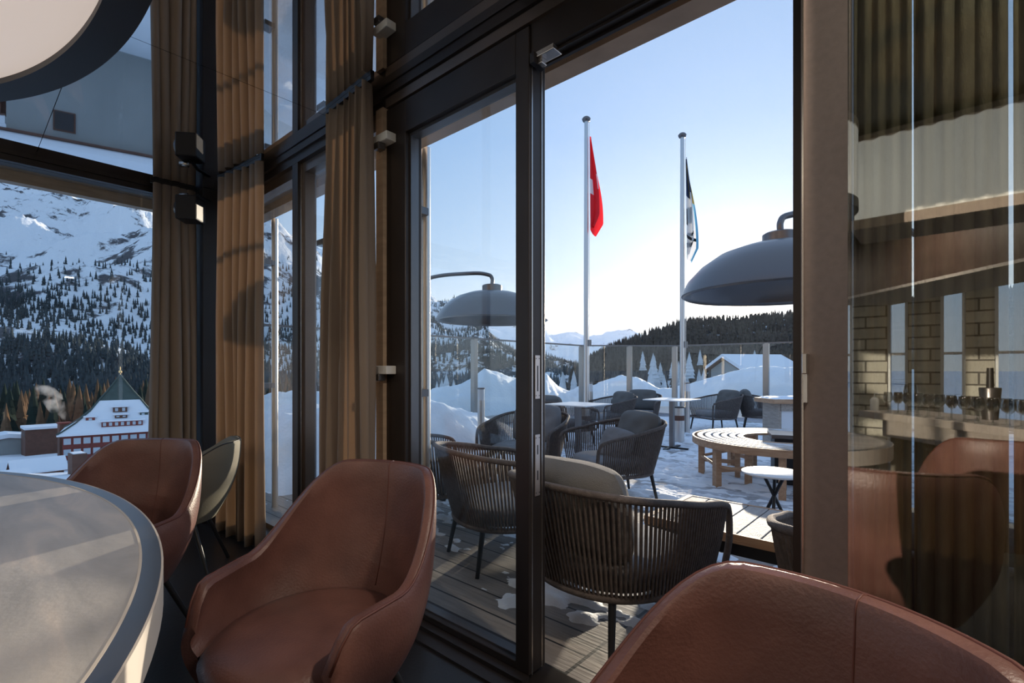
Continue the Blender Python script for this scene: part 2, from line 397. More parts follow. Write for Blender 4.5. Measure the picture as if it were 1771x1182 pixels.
# window 2: between column and mullion ; window 3: between mullion and curtain post
for n_, a, c in ((2, -4.28, -3.07), (3, -2.995, -2.12)):
    o = struct(MB().box(a, c, 1.455, 1.465, .07, 2.42).build('window_%d' % n_, 'glass'))
    g = MB().box(a, c, 1.43, 1.50, 2.36, 2.42)
    g.box(a, a+.035, 1.43, 1.50, .07, 2.36).box(c-.035, c, 1.43, 1.50, .07, 2.36).box(a+.035, c-.035, 1.43, 1.50, .07, .10)
    g.build('window_frame', 'bronze_light', o)
o = struct(MB().box(-3.07, -2.995, 1.40, 1.52, .07, 2.42).build('mullion', 'bronze', bevel=.002))
MB().box(-2.995, -2.989, 1.415, 1.47, .07, 2.42).build('steel_cover', 'brushed', o)
struct(MB().box(-2.12, -2.06, 1.38, 1.50, 0, 2.42).build('door_post', 'tan_fascia'))
# sliding leaf
leaf = thing('sliding_door', 'dark bronze glazed sliding door leaf standing half open left of the gap', 'door')
leaf['kind'] = 'structure'
def ring(x0, x1, z0, z1, wl, wr, wt, wb, y0, y1):
    return MB().box(x0, x0+wl, y0, y1, z0, z1).box(x1-wr, x1, y0, y1, z0, z1).box(x0+wl, x1-wr, y0, y1, z1-wt, z1).box(x0+wl, x1-wr, y0, y1, z0, z0+wb)
ring(-2.06, -1.161, .03, 2.41, .15, .066, .15, .03, 1.40, 1.496).build('door_frame', 'bronze', leaf, bevel=.003)
ring(-1.915, -1.222, .055, 2.265, .016, .012, .02, .012, 1.425, 1.47).build('glazing_bead', 'gunmetal', leaf)
MB().box(-1.90, -1.233, 1.444, 1.452, .065, 2.25).build('door_glass', 'glass', leaf)
MB().box(-1.161, -1.158, 1.470, 1.476, .03, 2.30).box(-1.161, -1.158, 1.412, 1.418, .03, 2.30).build('edge_strip', 'brushed', leaf)
for z0, z1, slots in ((1.042, 1.204, [(1.07, 1.165)]), (.681, .909, [(.835, .87), (.74, .775)])):
    p = MB().box(-1.161, -1.1575, 1.432, 1.460, z0, z1).build('lock_plate', 'plate', leaf, bevel=.001)
    g = MB()
    for a, c in slots: g.box(-1.1575, -1.157, 1.443, 1.449, a, c)
    g.build('keyhole', 'lamp_black', p)
    g = MB()
    for z in (z0+.012, z1-.012):
        for y in (1.437, 1.455): g.box(-1.1575, -1.1565, y-.002, y+.002, z-.002, z+.002)
    g.build('screw', 'gunmetal', p)
for z in (2.25, 1.147):
    p = MB().box(-2.09, -1.98, 1.345, 1.40, z-.018, z+.022).build('catch', 'plastic_white', leaf, bevel=.004)
    MB().box(-2.075, -2.03, 1.335, 1.375, z-.05, z-.018).build('catch_foot', 'gunmetal', p, bevel=.003)
t = thing('door_stopper', 'small metal stopper bracket under the header above the open door', 'bracket', (-1.10, 1.42, 2.28))
MB().box(-.04, .05, -.02, .03, .0, .02).box(-.03, -.01, -.01, .02, -.02, 0).build('plate', 'brushed', t, bevel=.002)
MB().box(-.05, -.03, -.03, .035, -.02, .018).build('rubber_block', 'lamp_black', t)
# right jamb
o = struct(MB().box(-.285, -.181, 1.40, 1.52, 0, 2.42).build('door_jamb', 'steel_jamb', bevel=.003))
MB().box(-.305, -.285, 1.415, 1.50, 0, 2.30).build('jamb_profile', 'bronze', o)
MB().box(-.281, -.277, 1.392, 1.40, .03, 2.40).build('edge_strip', 'brushed', o)
h = MB().box(-.278, -.266, 1.375, 1.40, 1.14, 1.19).build('latch', 'brushed', o, bevel=.002)
MB().box(-.276, -.268, 1.385, 1.40, 1.07, 1.14).build('latch_tongue', 'alu', h)
# right fixed leaf with the curtains behind it
rl = thing('fixed_glass_door', 'tall dark framed glass leaf at the right reflecting the bar', 'door'); rl['kind'] = 'structure'
MB().box(-.181, 1.5, 1.355, 1.362, .02, 2.42).build('door_glass', 'pane_coated', rl)
MB().box(-.181, 1.5, 1.345, 1.375, 0, .02).box(1.5, 1.56, 1.34, 1.40, 0, 2.42).build('door_frame', 'bronze', rl)
struct(MB().box(1.56, XR, 1.40, 1.52, 0, 2.42).build('wall_front', 'wall_dark'))

# ------------------------------------------------------------------ curtains
def curtain(name, label, p0, p1, z0, z1, folds, amp, m, seed, gather=.6, bottom_out=0):
    rnd = random.Random(seed); a = Vector((*p0, 0)); c = Vector((*p1, 0)); d = c-a; L = d.length; d.normalize(); nrm = Vector((-d.y, d.x, 0))
    nu, nv = folds*14, 26; ph = [rnd.uniform(-.7, .7) for _ in range(folds+2)]; am = [rnd.uniform(.45, 1.2) for _ in range(folds+2)]
    root = thing(name, label, 'curtain'); P = []
    for i in range(nu+1):
        s = i/nu; k = s*folds; q = int(k); w = k-q; p_ = ph[q]*(1-w)+ph[q+1]*w; A = am[q]*(1-w)+am[q+1]*w; row = []
        for j in range(nv+1):
            t = j/nv; z = z1+(z0-z1)*t; sh = .55+.45*min(1, t*2.5)
            off = amp*A*sh*math.sin(2*PI*k+p_*(.4+t))+amp*.25*math.sin(5.3*k+3*t+seed)
            lat = (s-.5)*L*((.90+.14*t) if m == 'curtain' else 1.0-.006*t)+L*.5+(.016 if m == 'curtain' else .0015)*math.sin(2*PI*k*1.0+2*t+seed)+(.020*math.sin(1.7*k+2.2*t+seed)*t if m == 'curtain' else 0)
            v = a+d*lat+nrm*off; row.append((v.x, v.y, z+(.006*math.sin(9*k) if j == nv else 0)))
        P.append(row)
    o = MB().grid(P).build('cloth', m, root, smooth=True)
    sm = o.modifiers.new('solid', 'SOLIDIFY'); sm.thickness = .0025
    g = MB(); v0 = a+d*0; v1 = c
    g.box(.01, L-.01, -.009, .009, -.014, .007)
    rl_ = g.build('curtain_track', 'lamp_black', root); rl_.location = (a.x, a.y, z1+.012); rl_.rotation_euler = (0, 0, math.atan2(d.y, d.x))
    return root
curtain('curtain', 'brown linen curtain hanging on the left wall beside the black corner column', (-4.30, .93), (-4.28, 1.22), .02, 2.495, 5, .042, 'curtain', 1)
curtain('curtain', 'sunlit tan linen curtain in the corner behind the olive chair', (-3.93, 1.26), (-3.30, 1.32), .01, 2.495, 6, .056, 'curtain', 2)
curtain('curtain', 'brown linen curtain gathered just left of the sliding door', (-2.47, 1.31), (-2.00, 1.29), .01, 2.495, 6, .052, 'curtain', 5)
curtain('curtain', 'dark olive curtain behind the glass next to the right door jamb', (-.178, 1.43), (-.072, 1.44), .02, 2.42, 4, .010, 'curtain_olive', 4)
curtain('curtain', 'dark olive curtain panel behind the right glass, between two bright slits', (-.0685, 1.44), (.082, 1.45), .02, 2.42, 5, .012, 'curtain_olive', 6)
curtain('curtain', 'lighter olive curtain at the right edge of the photo behind the glass', (.089, 1.45), (1.2, 1.47), .02, 2.42, 26, .018, 'curtain_olive', 8)

# speaker in the corner
t = thing('loudspeaker', 'small black loudspeaker on a bracket at the top of the corner column', 'speaker', (-4.08, 1.13, 2.21), R(-40))
MB().box(-.075, .075, -.07, .07, 0, .17).build('cabinet', 'lamp_black', t, bevel=.01)
MB().lathe([(.0, 0), (.03, .004), (.055, .012), (.06, .0)], 24).build('speaker_cone', 'gunmetal', t, smooth=True).matrix_local = Matrix.Translation((.0, -.075, .085)) @ Matrix.Rotation(PI/2, 4, 'X')
MB().tube([(0, 0, .17), (-.06, .02, .21), (-.20, .045, .21)], .012).build('bracket', 'black_metal', t)
MB().lathe([(.022, 0), (.024, .05), (.018, .05), (.017, 0)], 16).build('cable_gland', 'brushed', t, smooth=True).matrix_local = Matrix.Translation((-.03, -.03, .19)) @ Matrix.Rotation(PI/2, 4, 'X')

# ------------------------------------------------------------------ big round pendant lamp over the table
LZ = EYE+.8; LX, LY, LA, LB = -1.36, -.262, 1.006, .55
def lring(specs, n=200, g=None):
    g = g or MB(); P = []
    for k in range(n):
        c_, s_ = math.cos(2*PI*k/n), math.sin(2*PI*k/n); P.append([((LA+o)*c_, (LB+o)*s_, z) for o, z in specs])
    return g.grid(P, True)
t = thing('pendant_lamp', 'huge oval drum pendant lamp with glowing underside hung above the table', 'lamp', (LX, LY, LZ))
lring([(-.073, 0), (0, 0), (0, .05), (-.073, .05), (-.073, 0)]).build('bottom_ring', 'lamp_black', t, smooth='auto')
MB().prism([((LA-.073)*math.cos(2*PI*k/160), (LB-.073)*math.sin(2*PI*k/160)) for k in range(160)], .016, .024).build('diffuser', 'lamp_glow', t)
P = []; nf = 130
for i in range(nf*6):
    a = 2*PI*i/(nf*6); r = -.012+.010*math.cos(a*nf); P.append([((LA+r)*math.cos(a), (LB+r)*math.sin(a), z) for z in (.05, .40)])
MB().grid(P, True).build('pleated_shade', 'shade_white', t, smooth=True)
lring([(-.03, .40), (0, .40), (0, .44), (-.03, .44), (-.03, .40)]).build('top_ring', 'tan_cloth', t, smooth='auto')
for k in range(3):
    a = 2*PI*k/3+.5; MB().tube([(.6*math.cos(a), .3*math.sin(a), .3), (.6*math.cos(a), .3*math.sin(a), CEIL-LZ)], .006, 8).build('suspension_rod', 'black_metal', t)
# second, straight pleated lamp nearer the bar, mirrored in the right glass
t = thing('pleated_lamp', 'long white pleated lamp with tan trims mirrored in the right glass', 'lamp', (-.43, -.73, 1.95))
P = []
for i in range(500):
    x = 2.0*i/499; P.append([(x, -.012*math.cos(x*2*PI/.085), z) for z in (.05, .50)])
MB().grid(P).build('pleated_shade', 'shade_white', t, smooth=True)
MB().box(.0, 2.0, -.40, -.03, .02, .50).build('lamp_body', 'tan_cloth', t)
MB().box(-.012, 2.01, -.41, .016, 0, .055).box(-.012, 2.01, -.41, .016, .50, .53).build('trim', 'trim_tan', t)

# ------------------------------------------------------------------ oval table
TX, TY, TA, TB, TZ = -1.79, -.594, 1.55, .95, .75
def ell(off, n=160): return [(TX+(TA+off)*math.cos(2*PI*k/n), TY+(TB+off)*math.sin(2*PI*k/n)) for k in range(n)]
def ellring(o0, o1, z0, z1, n=160):
    a, c = ell(o0, n), ell(o1, n); g = MB(); P = []
    for k in range(n): P.append([(*a[k], z0), (*c[k], z0), (*c[k], z1), (*a[k], z1), (*a[k], z0)])
    return g.grid(P, True)
t = thing('dining_table', 'large oval dining table with pale stone top and dark inlaid rim, foreground left', 'table')
MB().prism(ell(-.042), TZ-.05, TZ).build('tabletop', 'table_stone', t)
ellring(-.042, -.037, TZ-.04, TZ+.0008).build('inlay_line', 'tan_cloth', t)
ellring(-.037, -.004, TZ-.05, TZ+.0004).build('rim_band', 'gunmetal', t)
ellring(-.004, .0, TZ-.075, TZ).build('table_edge', 'tan_cloth', t, smooth='auto')
MB().prism(ell(-.05), TZ-.075, TZ-.05).build('under_board', 'lamp_black', t)
g = MB(); g.prism([(TX+.5*math.cos(a*2*PI/40), TY+.3*math.sin(a*2*PI/40)) for a in range(40)], 0, .04).prism([(TX+.32*math.cos(a*2*PI/40), TY+.18*math.sin(a*2*PI/40)) for a in range(40)], .04, TZ-.075)
g.build('pedestal', 'bronze', t, smooth='auto')

# ------------------------------------------------------------------ leather chairs
def leather_chair(name, label, mt='leather', seam='leather_seam', H=.83, AH=.565, legs='black_metal', Rx=.26, fy=.19):
    root = thing(name, label, 'chair')
    # plan path, back at -Y, front at +Y
    path = []; n = 44
    for i in range(n+1):
        a = -PI/2*1.0+PI*i/n; path.append((Rx*math.sin(a), -.25*math.cos(a), a))
    left = [(-Rx+.004*k, fy*(k)/8, -PI/2-.12*k) for k in range(8, 0, -1)]
    right = [(Rx-.004*k, fy*(k)/8, PI/2+.12*k) for k in range(1, 9)]
    path = left+path+right
    def top(a):
        q = min(1, max(0, (abs(a)-.50)/1.05)); s = q*q*(3-2*q)*.93+.07*min(1, max(0, (abs(a)-1.2)/1.3))
        h = H-(H-AH)*s
        e = max(0, (abs(a)-2.2)/.34); return h-.10*min(1, e)**2
    outer = []; inner = []; rim = []; P = []
    L = len(path)
    for i, (x, y, a) in enumerate(path):
        ii = max(0, min(L-1, i)); p0 = path[max(0, i-1)]; p1 = path[min(L-1, i+1)]
        tx, ty = p1[0]-p0[0], p1[1]-p0[1]; l = math.hypot(tx, ty); nx, ny = ty/l, -tx/l
        h = top(a); fl = .055*((h-.42)/.41)
        row = []
        th = .019
        for k in range(9):   # inside from seat up
            q = k/8; z = .41+(h-.41)*q; f_ = fl*q+.02*math.sin(PI*q)
            row.append((x+nx*(f_-th), y+ny*(f_-th)-.03*q*max(0, math.cos(a)), z))
        for k in range(1, 4):
            b_ = PI*k/4; f_ = fl-th*math.cos(b_); row.append((x+nx*f_, y+ny*f_-.03*max(0, math.cos(a)), h+th*math.sin(b_)*.8))
        for k in range(10):
            q = 1-k/9; z = .33+(h-.33)*q; f_ = fl*q+.02*math.sin(PI*q)-.05*(1-q)**2
            row.append((x+nx*(f_+th), y+ny*(f_+th)-.03*q*max(0, math.cos(a)), z))
        P.append(row)
        rim.append(Vector(row[10])+Vector((0, 0, .001)))
    g = MB().grid(P); Lr = len(P[0]); nn = len(P)
    g.f.append(tuple(range(Lr))); g.m.append(0); g.f.append(tuple((nn-1)*Lr+k for k in range(Lr-1, -1, -1))); g.m.append(0)
    sh = g.build('shell', mt, root, smooth='auto')
    MB().tube([Vector(p[11]) for p in P], .0035, 6).build('piping', seam, sh, smooth=True)
    mid = P[nn//2]
    MB().tube([Vector(p)+Vector((0, .0, 0)) for p in mid[1:12]], .0016, 6).build('seam', seam, sh, smooth=True)
    MB().tube([Vector(p) for p in mid[12:]], .0016, 6).build('seam', seam, sh, smooth=True)
    # seat cushion
    prof = [(0, .475), (.10, .474), (.18, .468), (.225, .455), (.245, .43), (.24, .40), (.2, .37), (0, .36)]
    g = MB(); g.lathe(prof, 48); g.v = [(x*1.0, y*1.02+.0+(.03 if y > 0 else 0)*min(1, abs(y)/.2), z) for x, y, z in g.v]
    g.build('seat', mt, root, smooth=True)
    MB().lathe([(0, .33), (.19, .33), (.19, .37), (0, .37)], 32).build('under_frame', legs, root, smooth='auto')
    for sx in (-1, 1):
        for sy in (-1, 1):
            MB().tube([(sx*.13, sy*.13, .34), (sx*.24, sy*.24, 0)], [.013, .009], 10).build('leg', legs, root, smooth='auto')
    return root
def cam_rot(fx, fy):   # rotation so local +Y faces the given photographer-frame direction
    wx, wy = cw(fx, fy); return math.atan2(wy, wx)-PI/2
lc = leather_chair('leather_chair', 'brown leather tub chair in the centre foreground, seat and inner back visible')
lc.location = (*cw(-.54, 1.36), 0); lc.rotation_euler.z = cam_rot(-.42, -.91)
dup(lc, (-2.42, .37, 0), R(-140), 'brown leather chair at the far side of the oval table, before the left window')
dup(lc, (*cw(.185, .505), 0), cam_rot(-.86, -.50), 'brown leather chair nearest the camera at bottom right, only its back showing')
dup(lc, (.14, -.64, 0), R(172), 'brown leather chair mirrored in the right glass below the bar counter')
oc = leather_chair('olive_chair', 'olive grey upholstered tub chair with thin dark legs beside the corner curtain', 'olive_fabric', 'lamp_black', H=.74, AH=.60, Rx=.28, fy=.2)
oc['category'] = 'chair'
oc.location = (*cw(-1.88, 2.74), 0); oc.rotation_euler.z = cam_rot(-.93, -.35)

# ------------------------------------------------------------------ bar behind the photographer (seen in the right glass)
bx, by = -.72, -3.33; bdir = Vector((1.02, 1.18)).normalized(); brot = math.atan2(bdir.y, bdir.x); BL = 3.1
t = thing('bar_counter', 'pale stone bar counter on dark fluted front mirrored in the right glass', 'counter', (bx, by, 0), brot)
MB().box(0, BL, -.62, 0, .68, .745).build('counter_top', 'stone_counter', t, bevel=.004)
MB().box(.25, BL, -.55, -.06, .52, .68).build('under_box', 'stone_counter', t, bevel=.004)
g = MB(); P = []
for i in range(400):
    x = .3+(BL-.35)*i/399; P.append([(x, -.10-.02*abs(math.sin(i*.35)), z) for z in (0, .52)])
g.grid(P).box(.3, BL-.05, -.5, -.13, 0, .52).build('fluted_front', 'flute', t)
t = thing('bar_canopy', 'dark wooden canopy above the bar with thin pale lower edge', 'canopy', (bx, by, 0), brot)
MB().box(-.6, BL, -.75, .02, 1.90, 2.48).build('panel', 'canopy_wood', t)
MB().box(-.6, BL, -.76, .03, 1.875, 1.90).build('edge_trim', 'tan_cloth', t)
area('bar_light', (bx+.3, by+1.1, 2.44), .3, 14)
gp = [(.0, 0), (.032, .002), (.005, .006), (.004, .085), (.022, .10), (.036, .125), (.037, .15), (.030, .195), (.0285, .195), (.035, .15), (.034, .127), (.02, .103), (.0, .095)]
gl = None; k = 0
for i in range(22):
    for j in range(2):
        x = .30+i*.115; y = -.07-j*.10-random.uniform(0, .02)
        p = Vector((bx, by))+bdir*x+Vector((-bdir.y, bdir.x))*y
        if gl is None:
            gl = MB().lathe(gp, 16).build('wine_glass', 'wine_glass', smooth=True)
            tag(gl, 'clear wine glass in the rows standing on the bar counter', 'glass', 'wine glasses on the bar counter'); o = gl
        else:
            o = gl.copy(); COL.objects.link(o)
        o.location = (p.x, p.y, .745)
p = Vector((bx, by))+bdir*.22+Vector((-bdir.y, bdir.x))*(-.35)
t = thing('red_wine_glass', 'large wine glass with red wine at the left end of the bar', 'glass', (p.x, p.y, .745))
g = MB().lathe([(r*1.5, z*1.35) for r, z in gp], 20); g.build('bowl', 'wine_glass', t, smooth=True)
MB().lathe([(0, .14), (.028, .145), (.05, .17), (.05, .185), (0, .185)], 20).build('wine', 'wine', t, smooth=True)
p = Vector((bx, by))+bdir*.06+Vector((-bdir.y, bdir.x))*(-.12)
t = thing('soap_dispenser', 'white pump bottle at the left end of the bar counter', 'bottle', (p.x, p.y, .745))
MB().lathe([(0, 0), (.035, 0), (.036, .11), (.02, .13), (.0, .13)], 20).build('bottle', 'plastic_white', t, smooth='auto')
MB().tube([(0, 0, .13), (0, 0, .17), (.035, 0, .17)], .006, 8).build('pump', 'plastic_white', t)
for i, (q, w, h_, lb) in enumerate([(.95, .07, .42, 'tall dark ice bucket with a bottle standing behind the bar glasses'), (1.35, .05, .34, 'slim dark carafe with tilted handle behind the bar glasses'), (1.62, .06, .24, 'short dark pot behind the bar glasses')]):
    p = Vector((bx, by))+bdir*q+Vector((-bdir.y, bdir.x))*(-.42)
    t = thing('bar_vessel', lb, 'vessel', (p.x, p.y, .745))
    MB().lathe([(0, 0), (w*.7, 0), (w, h_*.6), (w*.95, h_*.62), (0, h_*.62)], 20).build('body', 'gunmetal', t, smooth='auto')
    MB().lathe([(0, h_*.6), (w*.35, h_*.6), (w*.3, h_), (0, h_)], 14).build('neck', 'black_metal', t, smooth='auto')

# ================================================================== THE TERRACE
struct(MB().box(-4.75, 8, 1.50, 12.6, -.3, 0).box(-7.3, -4.75, 1.75, 12.6, -.3, 0).build('terrace_floor', 'deck'))
struct(MB().box(-4.75, 8, YB-.3, 12.6, -30, -.31).box(-7.3, -4.75, 1.75, 12.6, -30, -.31).build('hotel_base', 'gray_wall'))
# snow on the deck : real relief, thin patches near the door, nearly closed farther out
def surf(name, x0, x1, y0, y1, st, fn, m, kind='stuff', label=None, cat=None):
    nx = int((x1-x0)/st)+1; ny = int((y1-y0)/st)+1
    X = np.linspace(x0, x1, nx); Y = np.linspace(y0, y1, ny)
    V = np.empty((nx*ny, 3)); k = 0
    for x in X:
        for y in Y: V[k] = (x, y, fn(x, y)); k += 1
    I = np.arange(nx*ny).reshape(nx, ny)
    F = np.stack([I[:-1, :-1], I[1:, :-1], I[1:, 1:], I[:-1, 1:]], -1).reshape(-1, 4)
    if True:   # drop faces buried under the boards
        zz = V[:, 2][F].max(1); F = F[zz > -.005]
        used = np.unique(F); mp = -np.ones(len(V), int); mp[used] = np.arange(len(used)); V = V[used]; F = mp[F]
    me = bpy.data.meshes.new(name); me.from_pydata(V.tolist(), [], F.tolist()); me.materials.append(MT[m])
    me.polygons.foreach_set('use_smooth', [True]*len(me.polygons))
    o = bpy.data.objects.new(name, me); COL.objects.link(o); tag(o, label, cat, None, kind); return o
def snowz(x, y):
    n1 = fbm((x*1.1, y*1.6, 0), 4); n2 = fbm((x*7, y*8, 3), 5); n3 = fbm((x*2.2, y*9, 8), 4)
    cov = min(.16, max(-.30, (y-3.0)*.11)); e = max(0, 1-(y-1.5)/.5)*.35; wall = max(0, -5.4-x)*.25+max(0, y-10.3)*.3
    q = n1*.50+n2*.50+n3*.50+cov-e-.10+wall
    return max(-.012, min(.03, q*.06))
surf('deck_snow', -7.0, 2.2, 1.52, 11.4, .022, snowz, 'snow', label='thin trodden snow and ice lying in patches on the deck boards', cat='snow')
# fence line
FP = [(-6.72, 1.9), (-6.72, 6.5), (-6.72, 10.1), (-5.85, 10.95), (-5.08, 11.7), (-3.04, 11.75), (-1.0, 11.8), (1.0, 11.8), (3, 11.8)]
FT = 1.75
fence = thing('glass_windscreen', 'tall glass windscreen with steel posts around the snowy terrace', 'fence')
pp = [(-6.72, 1.9), (-6.72, 4.2), (-6.72, 6.5), (-6.72, 8.3), (-6.72, 10.1), (-5.88, 10.92), (-5.08, 11.7), (-3.04, 11.75), (-1.0, 11.8), (1.0, 11.8), (3, 11.8)]
for (x, y) in pp:
    MB().box(x-.045, x+.045, y-.045, y+.045, 0, FT-.02).box(x-.075, x-.045, y-.03, y+.03, .1, FT-.04).build('post', 'post_metal', fence, bevel=.004)
for a, c in zip(pp[:-1], pp[1:]):
    dx, dy = c[0]-a[0], c[1]-a[1]; L = math.hypot(dx, dy); an = math.atan2(dy, dx)
    MB().box(.06, L-.06, -.006, .006, .12, FT-.03).build('glass_pane', 'glass', fence, loc=(a[0], a[1], 0), rz=an)
    MB().box(0, L, -.028, .028, FT-.03, FT).build('top_rail', 'gunmetal', fence, loc=(a[0], a[1], 0), rz=an)
# snow banks beyond the screen, heights read along bearings
bank = [(430, 690), (500, 680), (560, 668), (640, 672), (710, 680), (745, 676), (790, 668), (812, 655), (838, 637), (860, 644), (890, 657), (945, 647), (965, 668), (985, 675), (1000, 671), (1030, 668), (1050, 658), (1075, 649), (1100, 652), (1125, 664), (1140, 674), (1165, 672), (1190, 668), (1230, 655), (1265, 641), (1300, 635), (1363, 636), (1450, 632), (1600, 640)]
def seg_at(u):  # distance to fence line along bearing u
    t = (u-885.5)/FPX; dx, dy = cw(t, 1); best = 30
    P_ = [(-6.72, -2)]+pp[1:]+[(12, 11.8)]
    for a, c in zip(P_[:-1], P_[1:]):
        ex, ey = c[0]-a[0], c[1]-a[1]; den = dx*ey-dy*ex
        if abs(den) < 1e-6: continue
        d = (a[0]*ey-a[1]*ex)/den; s = (a[0]*dy-a[1]*dx)/den
        if d > 0 and -.001 <= s <= 1.001: best = min(best, d)
    return best
P = []
for i in range(420):
    u = 420+i*2.9; d0 = seg_at(u)*1.012; row = []
    dc = d0+1.1; zc = EYE-(interp(u, bank)-640)/FPX*dc
    for k in range(46):
        s = k/45; d = d0+3.6*s
        x, y = at(u, d)
        if s < .31: q = s/.31; z = .25+(zc-.25)*(1-(1-q)**1.8)
        else: q = (s-.31)/.69; z = zc-(zc+.9)*q**1.5
        z += (.10*fbm((x*1.2, y*1.2, z), 5)+.045*fbm((x*5, y*5, z*5), 4))*min(1, s*6)*(.5 if abs(s-.31) < .04 else 1)
        row.append((x, y, z))
    P.append(row)
tag(MB().grid(P).build('snow_bank', 'snow', smooth=True), 'long bank of piled snow beyond the glass windscreen', 'snow', kind='stuff')
# snow heap at the left end of the terrace
def heap(x, y):
    e = min(1, max(0, (-4.55-x)/.6))*min(1, max(0, (y-1.95)/.5))*min(1, max(0, (6.2-y)/1.8))*min(1, max(0, (x+6.66)/.4+.5))
    s = e**.6
    return -.02+s*(.70+.12*fbm((x*1.1, y*1.1, 5), 5))+ (.03*fbm((x*5, y*5, 1), 3) if s > .2 else 0)
tag(surf('snow_heap', -6.64, -4.55, 1.95, 6.3, .05, heap, 'snow', label='blue shaded heap of cleared snow outside the corner window', cat='snow'), kind='stuff')
# facade tubes outside the windows
for x, lb in ((-4.27, 'steel facade tube outside the corner window'), (-3.30, 'steel facade tube seen through the narrow window behind the middle curtain'), (-2.26, 'steel facade tube seen through the left edge of the sliding door glass')):
    t = thing('facade_tube', lb, 'pole', (x, 1.80, 0))
    MB().tube([(0, 0, 0), (0, 0, 2.42)], .026, 16).build('tube', 'alu', t, smooth='auto')
    MB().box(-.05, .05, -.10, -.02, 2.02, 2.06).box(-.05, .05, -.10, -.02, 1.0, 1.04).build('clamp', 'gunmetal', t)

# ------------------------------------------------------------------ lounge armchair with rope weave
def pillow(w, h, th, n=26, puff=.48):
    g = MB()
    for sgn in (1, -1):
        P = []
        for i in range(n+1):
            row = []
            for j in range(n+1):
                a, b_ = -1+2*i/n, -1+2*j/n
                q = max(0, (1-abs(a)**3))*max(0, (1-abs(b_)**3)); pin = 1-.07*(1-abs(b_))**1*abs(a)**3
                cr = 1-.16*a*a*b_*b_; row.append((a*w/2*(cr-.05*(1-abs(b_))*a*a), sgn*th/2*(q**puff)*(1+.16*noise.noise(Vector((a*2.2, b_*2.2, sgn)))), b_*h/2*(cr-.05*(1-abs(a))*b_*b_)))
            P.append(row if sgn > 0 else row[::-1])
        g.grid(P)
    return g
def lounge(name, label, group, small=False):
    root = thing(name, label, 'armchair', group=group)
    rimp = [(.37, .36, .28), (.385, .37, .40), (.39, .35, .53), (.405, .26, .575), (.41, .08, .605), (.40, -.10, .64), (.34, -.28, .67), (.19, -.39, .69), (0, -.42, .695)]
    rimp = rimp+[(-x, y, z) for x, y, z in rimp[-2::-1]]
    rim = smooth_path(rimp, 7)
    MB().tube(rim, .015, 10).build('rim', 'rope', root, smooth=True)
    lowp = [(.345, .33, .27), (.345, .30, .265), (.345, .22, .26), (.345, .16, .26), (.345, .04, .26), (.33, -.08, .26), (.27, -.21, .26), (.14, -.29, .26), (0, -.31, .26)]
    lowp = lowp+[(-x, y, z) for x, y, z in lowp[-2::-1]]
    low = smooth_path(lowp, 7)
    base = smooth_path([(.345, .34, .265), (.345, .1, .26), (.31, -.12, .26), (.2, -.26, .26), (0, -.31, .26), (-.2, -.26, .26), (-.31, -.12, .26), (-.345, .1, .26), (-.345, .34, .265), (-.15, .36, .265), (.15, .36, .265)], 6, True)
    MB().tube(base, .016, 10, close=True).build('seat_frame', 'rope', root, smooth=True)
    # rope strands, paired flat cords
    g = MB(); n = 94
    def samp(path, s):
        k = s*(len(path)-1); i = min(len(path)-2, int(k)); return path[i].lerp(path[i+1], k-i)
    # arc length param
    def resample(path, cnt, s0, s1):
        ls = [0]
        for a, c in zip(path[:-1], path[1:]): ls.append(ls[-1]+(c-a).length)
        out = []
        for i in range(cnt):
            q = (s0+(s1-s0)*i/(cnt-1))*ls[-1]; j = max(1, min(len(ls)-1, int(np.searchsorted(ls, q)))); w = (q-ls[j-1])/max(1e-9, ls[j]-ls[j-1]); out.append(path[j-1].lerp(path[j], w))
        return out
    A = resample(rim, n, .115, .885); B_ = resample(low, n, .02, .98)
    for i in range(n):
        a, c = A[i], B_[i]
        g.tube([a, a.lerp(c, .5)+Vector((a.x, a.y, 0)).normalized()*.006, c], .0064, 5, cap=False)
    g.build('rope_weave', 'rope', root, smooth=True)
    for sx in (-1, 1):
        MB().tube([(sx*.30, .30, .27), (sx*.33, .34, 0)], [.017, .012], 10).build('leg', 'black_metal', root, smooth='auto')
        MB().tube([(sx*.20, -.24, .27), (sx*.23, -.29, 0)], [.017, .012], 10).build('leg', 'black_metal', root, smooth='auto')
    # seat cushion
    o = MB(); prof = []; P = []
    sq = lambda a, p: math.copysign(abs(a)**p, a)
    for i in range(40):
        a = 2*PI*i/40; X_ = .325*sq(math.cos(a), .55); Y_ = .32*sq(math.sin(a), .6)+.01
        if Y_ < 0: X_ *= 1-.30*(Y_/-.32)**3
        P.append([(X_*q, Y_*q, z) for q, z in ((0, .275), (.9, .275), (1, .30), (1.01, .34), (.98, .375), (.85, .392), (0, .40))])
    o.grid(P, True).build('seat_cushion', 'cushion', root, smooth=True)
    pc = pillow(.58, .44, .22); pc = pc.build('back_cushion', 'cushion_light', root, smooth=True)
    pc.location = (0, -.235, .575); pc.rotation_euler = (R(17), 0, 0)
    return root
LG = 'rope woven lounge armchairs on the terrace'
A = lounge('rope_armchair', 'rope woven lounge armchair in the open doorway, seen from behind', LG)
A.location = (-1.17, 1.97, 0); A.rotation_euler.z = R(-6)
def lch(x, y, fx, fy, label): return dup(A, (x, y, 0), math.atan2(fy, fx)-PI/2, label, LG)
B = lch(-2.07, 2.27, .36, .93, 'rope woven armchair seen from behind through the sliding door glass')
J = lch(-2.95, 2.45, .25, .97, 'rope woven armchair with long dark cushion at the far left of the sliding door glass')
C = lch(-2.27, 3.93, -.50, -.86, 'rope woven armchair with an extra throw pillow, in the middle of the terrace')
